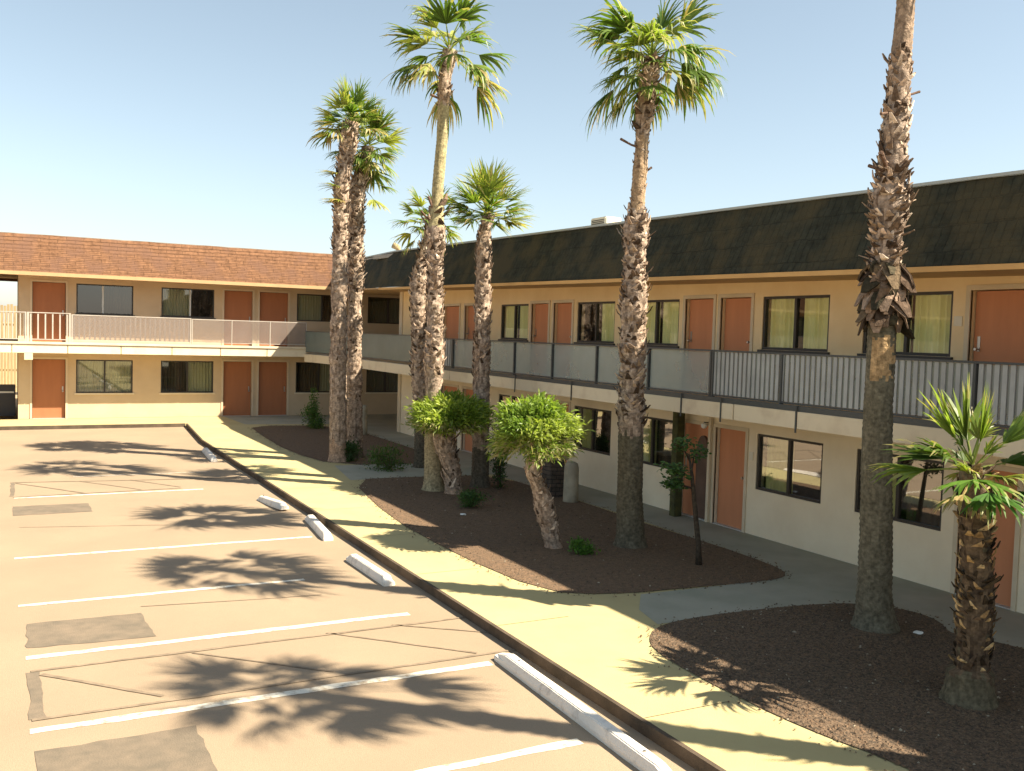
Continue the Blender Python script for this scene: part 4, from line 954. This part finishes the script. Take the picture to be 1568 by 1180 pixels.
shrub('shrub', 'thin green seedling by the far ground-floor window', (9.4, 32.9, 0), .16, .16, .75, 500, .07, 36)
shrub('shrub', 'dark weeds at the foot of the twin palms', (7.95, 24.2, 0), .28, .25, .32, 1200, .06, 37, cols=[(.03, .07, .015), (.045, .09, .02)])
# sapling
random.seed(40)
sp_ = thing('sapling', 'thin dark sapling leaning in front of the arched panel', 'young tree', (9.45, 11.56, 0))
st = MB(); st.col = (.07, .055, .04); st.tube([(0, 0, -.03), (-.02, 0, .3), (-.12, 0, .9), (-.20, 0, 1.4), (-.28, 0, 1.75)], [.055, .045, .038, .03, .012], 10)
brs = [[(-.2, 0, 1.35), (-.45, -.05, 1.5), (-.75, -.1, 1.6)], [(-.22, 0, 1.45), (-.1, .1, 1.7), (.1, .15, 1.8)], [(-.15, 0, 1.2), (-.4, .1, 1.28), (-.55, .1, 1.30)], [(-.26, 0, 1.65), (-.4, 0, 1.85), (-.42, 0, 1.98)]]
for b in brs: st.tube(b, [.018, .012, .006], 6)
st.build('trunk', MT['bark'], sp_, smooth=True)
lf = MB()
for _ in range(650):
    b = random.choice(brs + brs[:1] + brs[2:3]); t = random.uniform(.45, 1.05); p = Vector(b[1]).lerp(Vector(b[2]), (t - .5) * 2 if t > .5 else 0)
    p += Vector((random.gauss(0, .07), random.gauss(0, .07), random.gauss(0, .045))); d = Vector((random.gauss(0, 1), random.gauss(0, 1), random.gauss(-.2, .5))).normalized(); s = d.orthogonal().normalized(); l_ = random.uniform(.05, .10)
    lf.col = vary(random.choice([(.05, .11, .02), (.035, .08, .018), (.08, .14, .03)]), .2); lf.quad(p, p + d * l_ * .5 + s * l_ * .25, p + d * l_, p + d * l_ * .5 - s * l_ * .25)
lf.build('crown', MT['bush'], sp_)

# ------------------------------------------------------------ small things
def stub_post(name, label, loc, r, h):
    root = thing(name, label, 'post', loc); m = MB()
    m.tube([(0, 0, -.02), (0, 0, .06), (0, 0, h * .85), (0, 0, h * .96), (0, 0, h)], [r * 1.12, r * 1.05, r, r * .85, r * .45], 20)
    m.build('shaft', MT['oldconc'], root, smooth=True); return root
stub_post('concrete_bollard', 'pale round-topped concrete bollard beside the brick pier', (10.44, 17.05, 0), .155, .85)
stub_post('concrete_bollard', 'pale concrete bollard in shade at the far corner of the courtyard', (10.33, 30.3, 0), .16, 1.0)
root = thing('brick_pier', 'low dark brick pier behind the leaning palm head', 'pier', (10.42, 17.75, 0))
m = MB(); m.box((-.19, -.19, -.02), (.19, .19, .82)); m.build('shaft', MT['brick'], root, bevel=.008)
m = MB(); m.box((-.225, -.225, .822), (.225, .225, .88)); m.build('cap', MT['oldconc'], root, bevel=.01)
root = thing('mossy_post', 'mossy dark square post against the ground-floor wall behind the sapling', 'post', (11.62, 15.0, 0))
m = MB(); m.box((-.09, -.09, -.02), (.09, .09, 2.1)); m.build('shaft', MT['moss'], root, bevel=.012)
m = MB(); m.box((-.11, -.11, 2.102), (.11, .11, 2.14)); m.build('cap', MT['moss'], root, bevel=.006)
# rooftop pieces
root = thing('roof_vent', 'small rusty hooded vent poking above the far dark roof', 'vent', (14.3, 37.7, 6.36))
m = MB(); m.tube([(0, 0, 0), (0, 0, .45), (-.05, 0, .60), (-.28, 0, .70)], [.10, .10, .12, .13], 12); m.build('pipe', MT['wood'], root, smooth=True)
m = MB(); m.box((-.2, -.2, 0), (.2, .2, .05)); m.build('flashing', MT['flat'], root)
root = thing('roof_unit', 'small pale cooling unit at the dark roof edge behind the thick palm', 'air conditioner', (11.25, 17.3, top(17.3) - .03))
m = MB(); m.box((-.2, -.3, .0), (.2, .3, .26)); m.build('housing', MT['plaque'], root, bevel=.02)
m = MB()
for k in range(5): m.box((-.212, -.24, .05 + k * .035), (-.202, .24, .065 + k * .035))
m.build('grille', MT['dark'], root)
# breezeway view: cabinet, back railing, yard wall
root = thing('utility_cabinet', 'dark grey cabinet in the ground-floor passage at the left edge', 'cabinet', (-.72, 39.2, 0))
m = MB(); m.box((-.8, -.3, 0), (.8, .3, 1.12)); m.build('body', MT['dark'], root, bevel=.015)
m = MB(); m.box((-.75, -.325, .84), (.75, -.302, .90)); m.build('handle', MT['alu'], root)
root = thing('board_fence', 'tan board fence seen through the upper passage at the left edge', 'fence', (-2, 52.0, 0))
m = MB()
for k in range(60):
    x = -4 + k * .14; m.box((x, -.01, .0), (x + .115, .012, 4.2 + .05 * math.sin(k * 1.7)))
m.build('boards', MT['wood'], root)
m = MB(); m.box((-4, .014, 3.2), (4.4, .06, 3.3)); m.box((-4, .014, 1.0), (4.4, .06, 1.1)); m.build('rails', MT['wood'], root)
root = thing('yard_wall', 'pale block wall in the sun behind the brown-roofed wing', 'wall', (0, 58, 0))
m = MB(); m.box((-40, 0, LZ), (30, .25, 2.0)); m.build('blocks', MT['stucco'], root)
m = MB(); m.box((-40, -.03, 2.003), (30, .28, 2.1)); m.build('coping', MT['trim'], root)
for i, (x, y, lab) in enumerate(((9.75, 7.75, 'white scrap of paper at the foot of the tallest palm'), (7.65, 16.4, 'white scrap of litter beside the low dark shrub'), (9.3, 6.9, 'tiny pale scrap on the dark gravel left of the young near palm'))):
    random.seed(50 + i); bm = bmesh.new(); bmesh.ops.create_icosphere(bm, subdivisions=2, radius=.06 if i < 2 else .03)
    for v in bm.verts: v.co *= random.uniform(.6, 1.2); v.co.z = max(-.01, v.co.z * .3)
    me = bpy.data.meshes.new('paper_scrap'); bm.to_mesh(me); bm.free(); me.materials.append(MT['paper'])
    tag(link('paper_scrap', me, loc=(x, y, .025)), lab, 'litter')
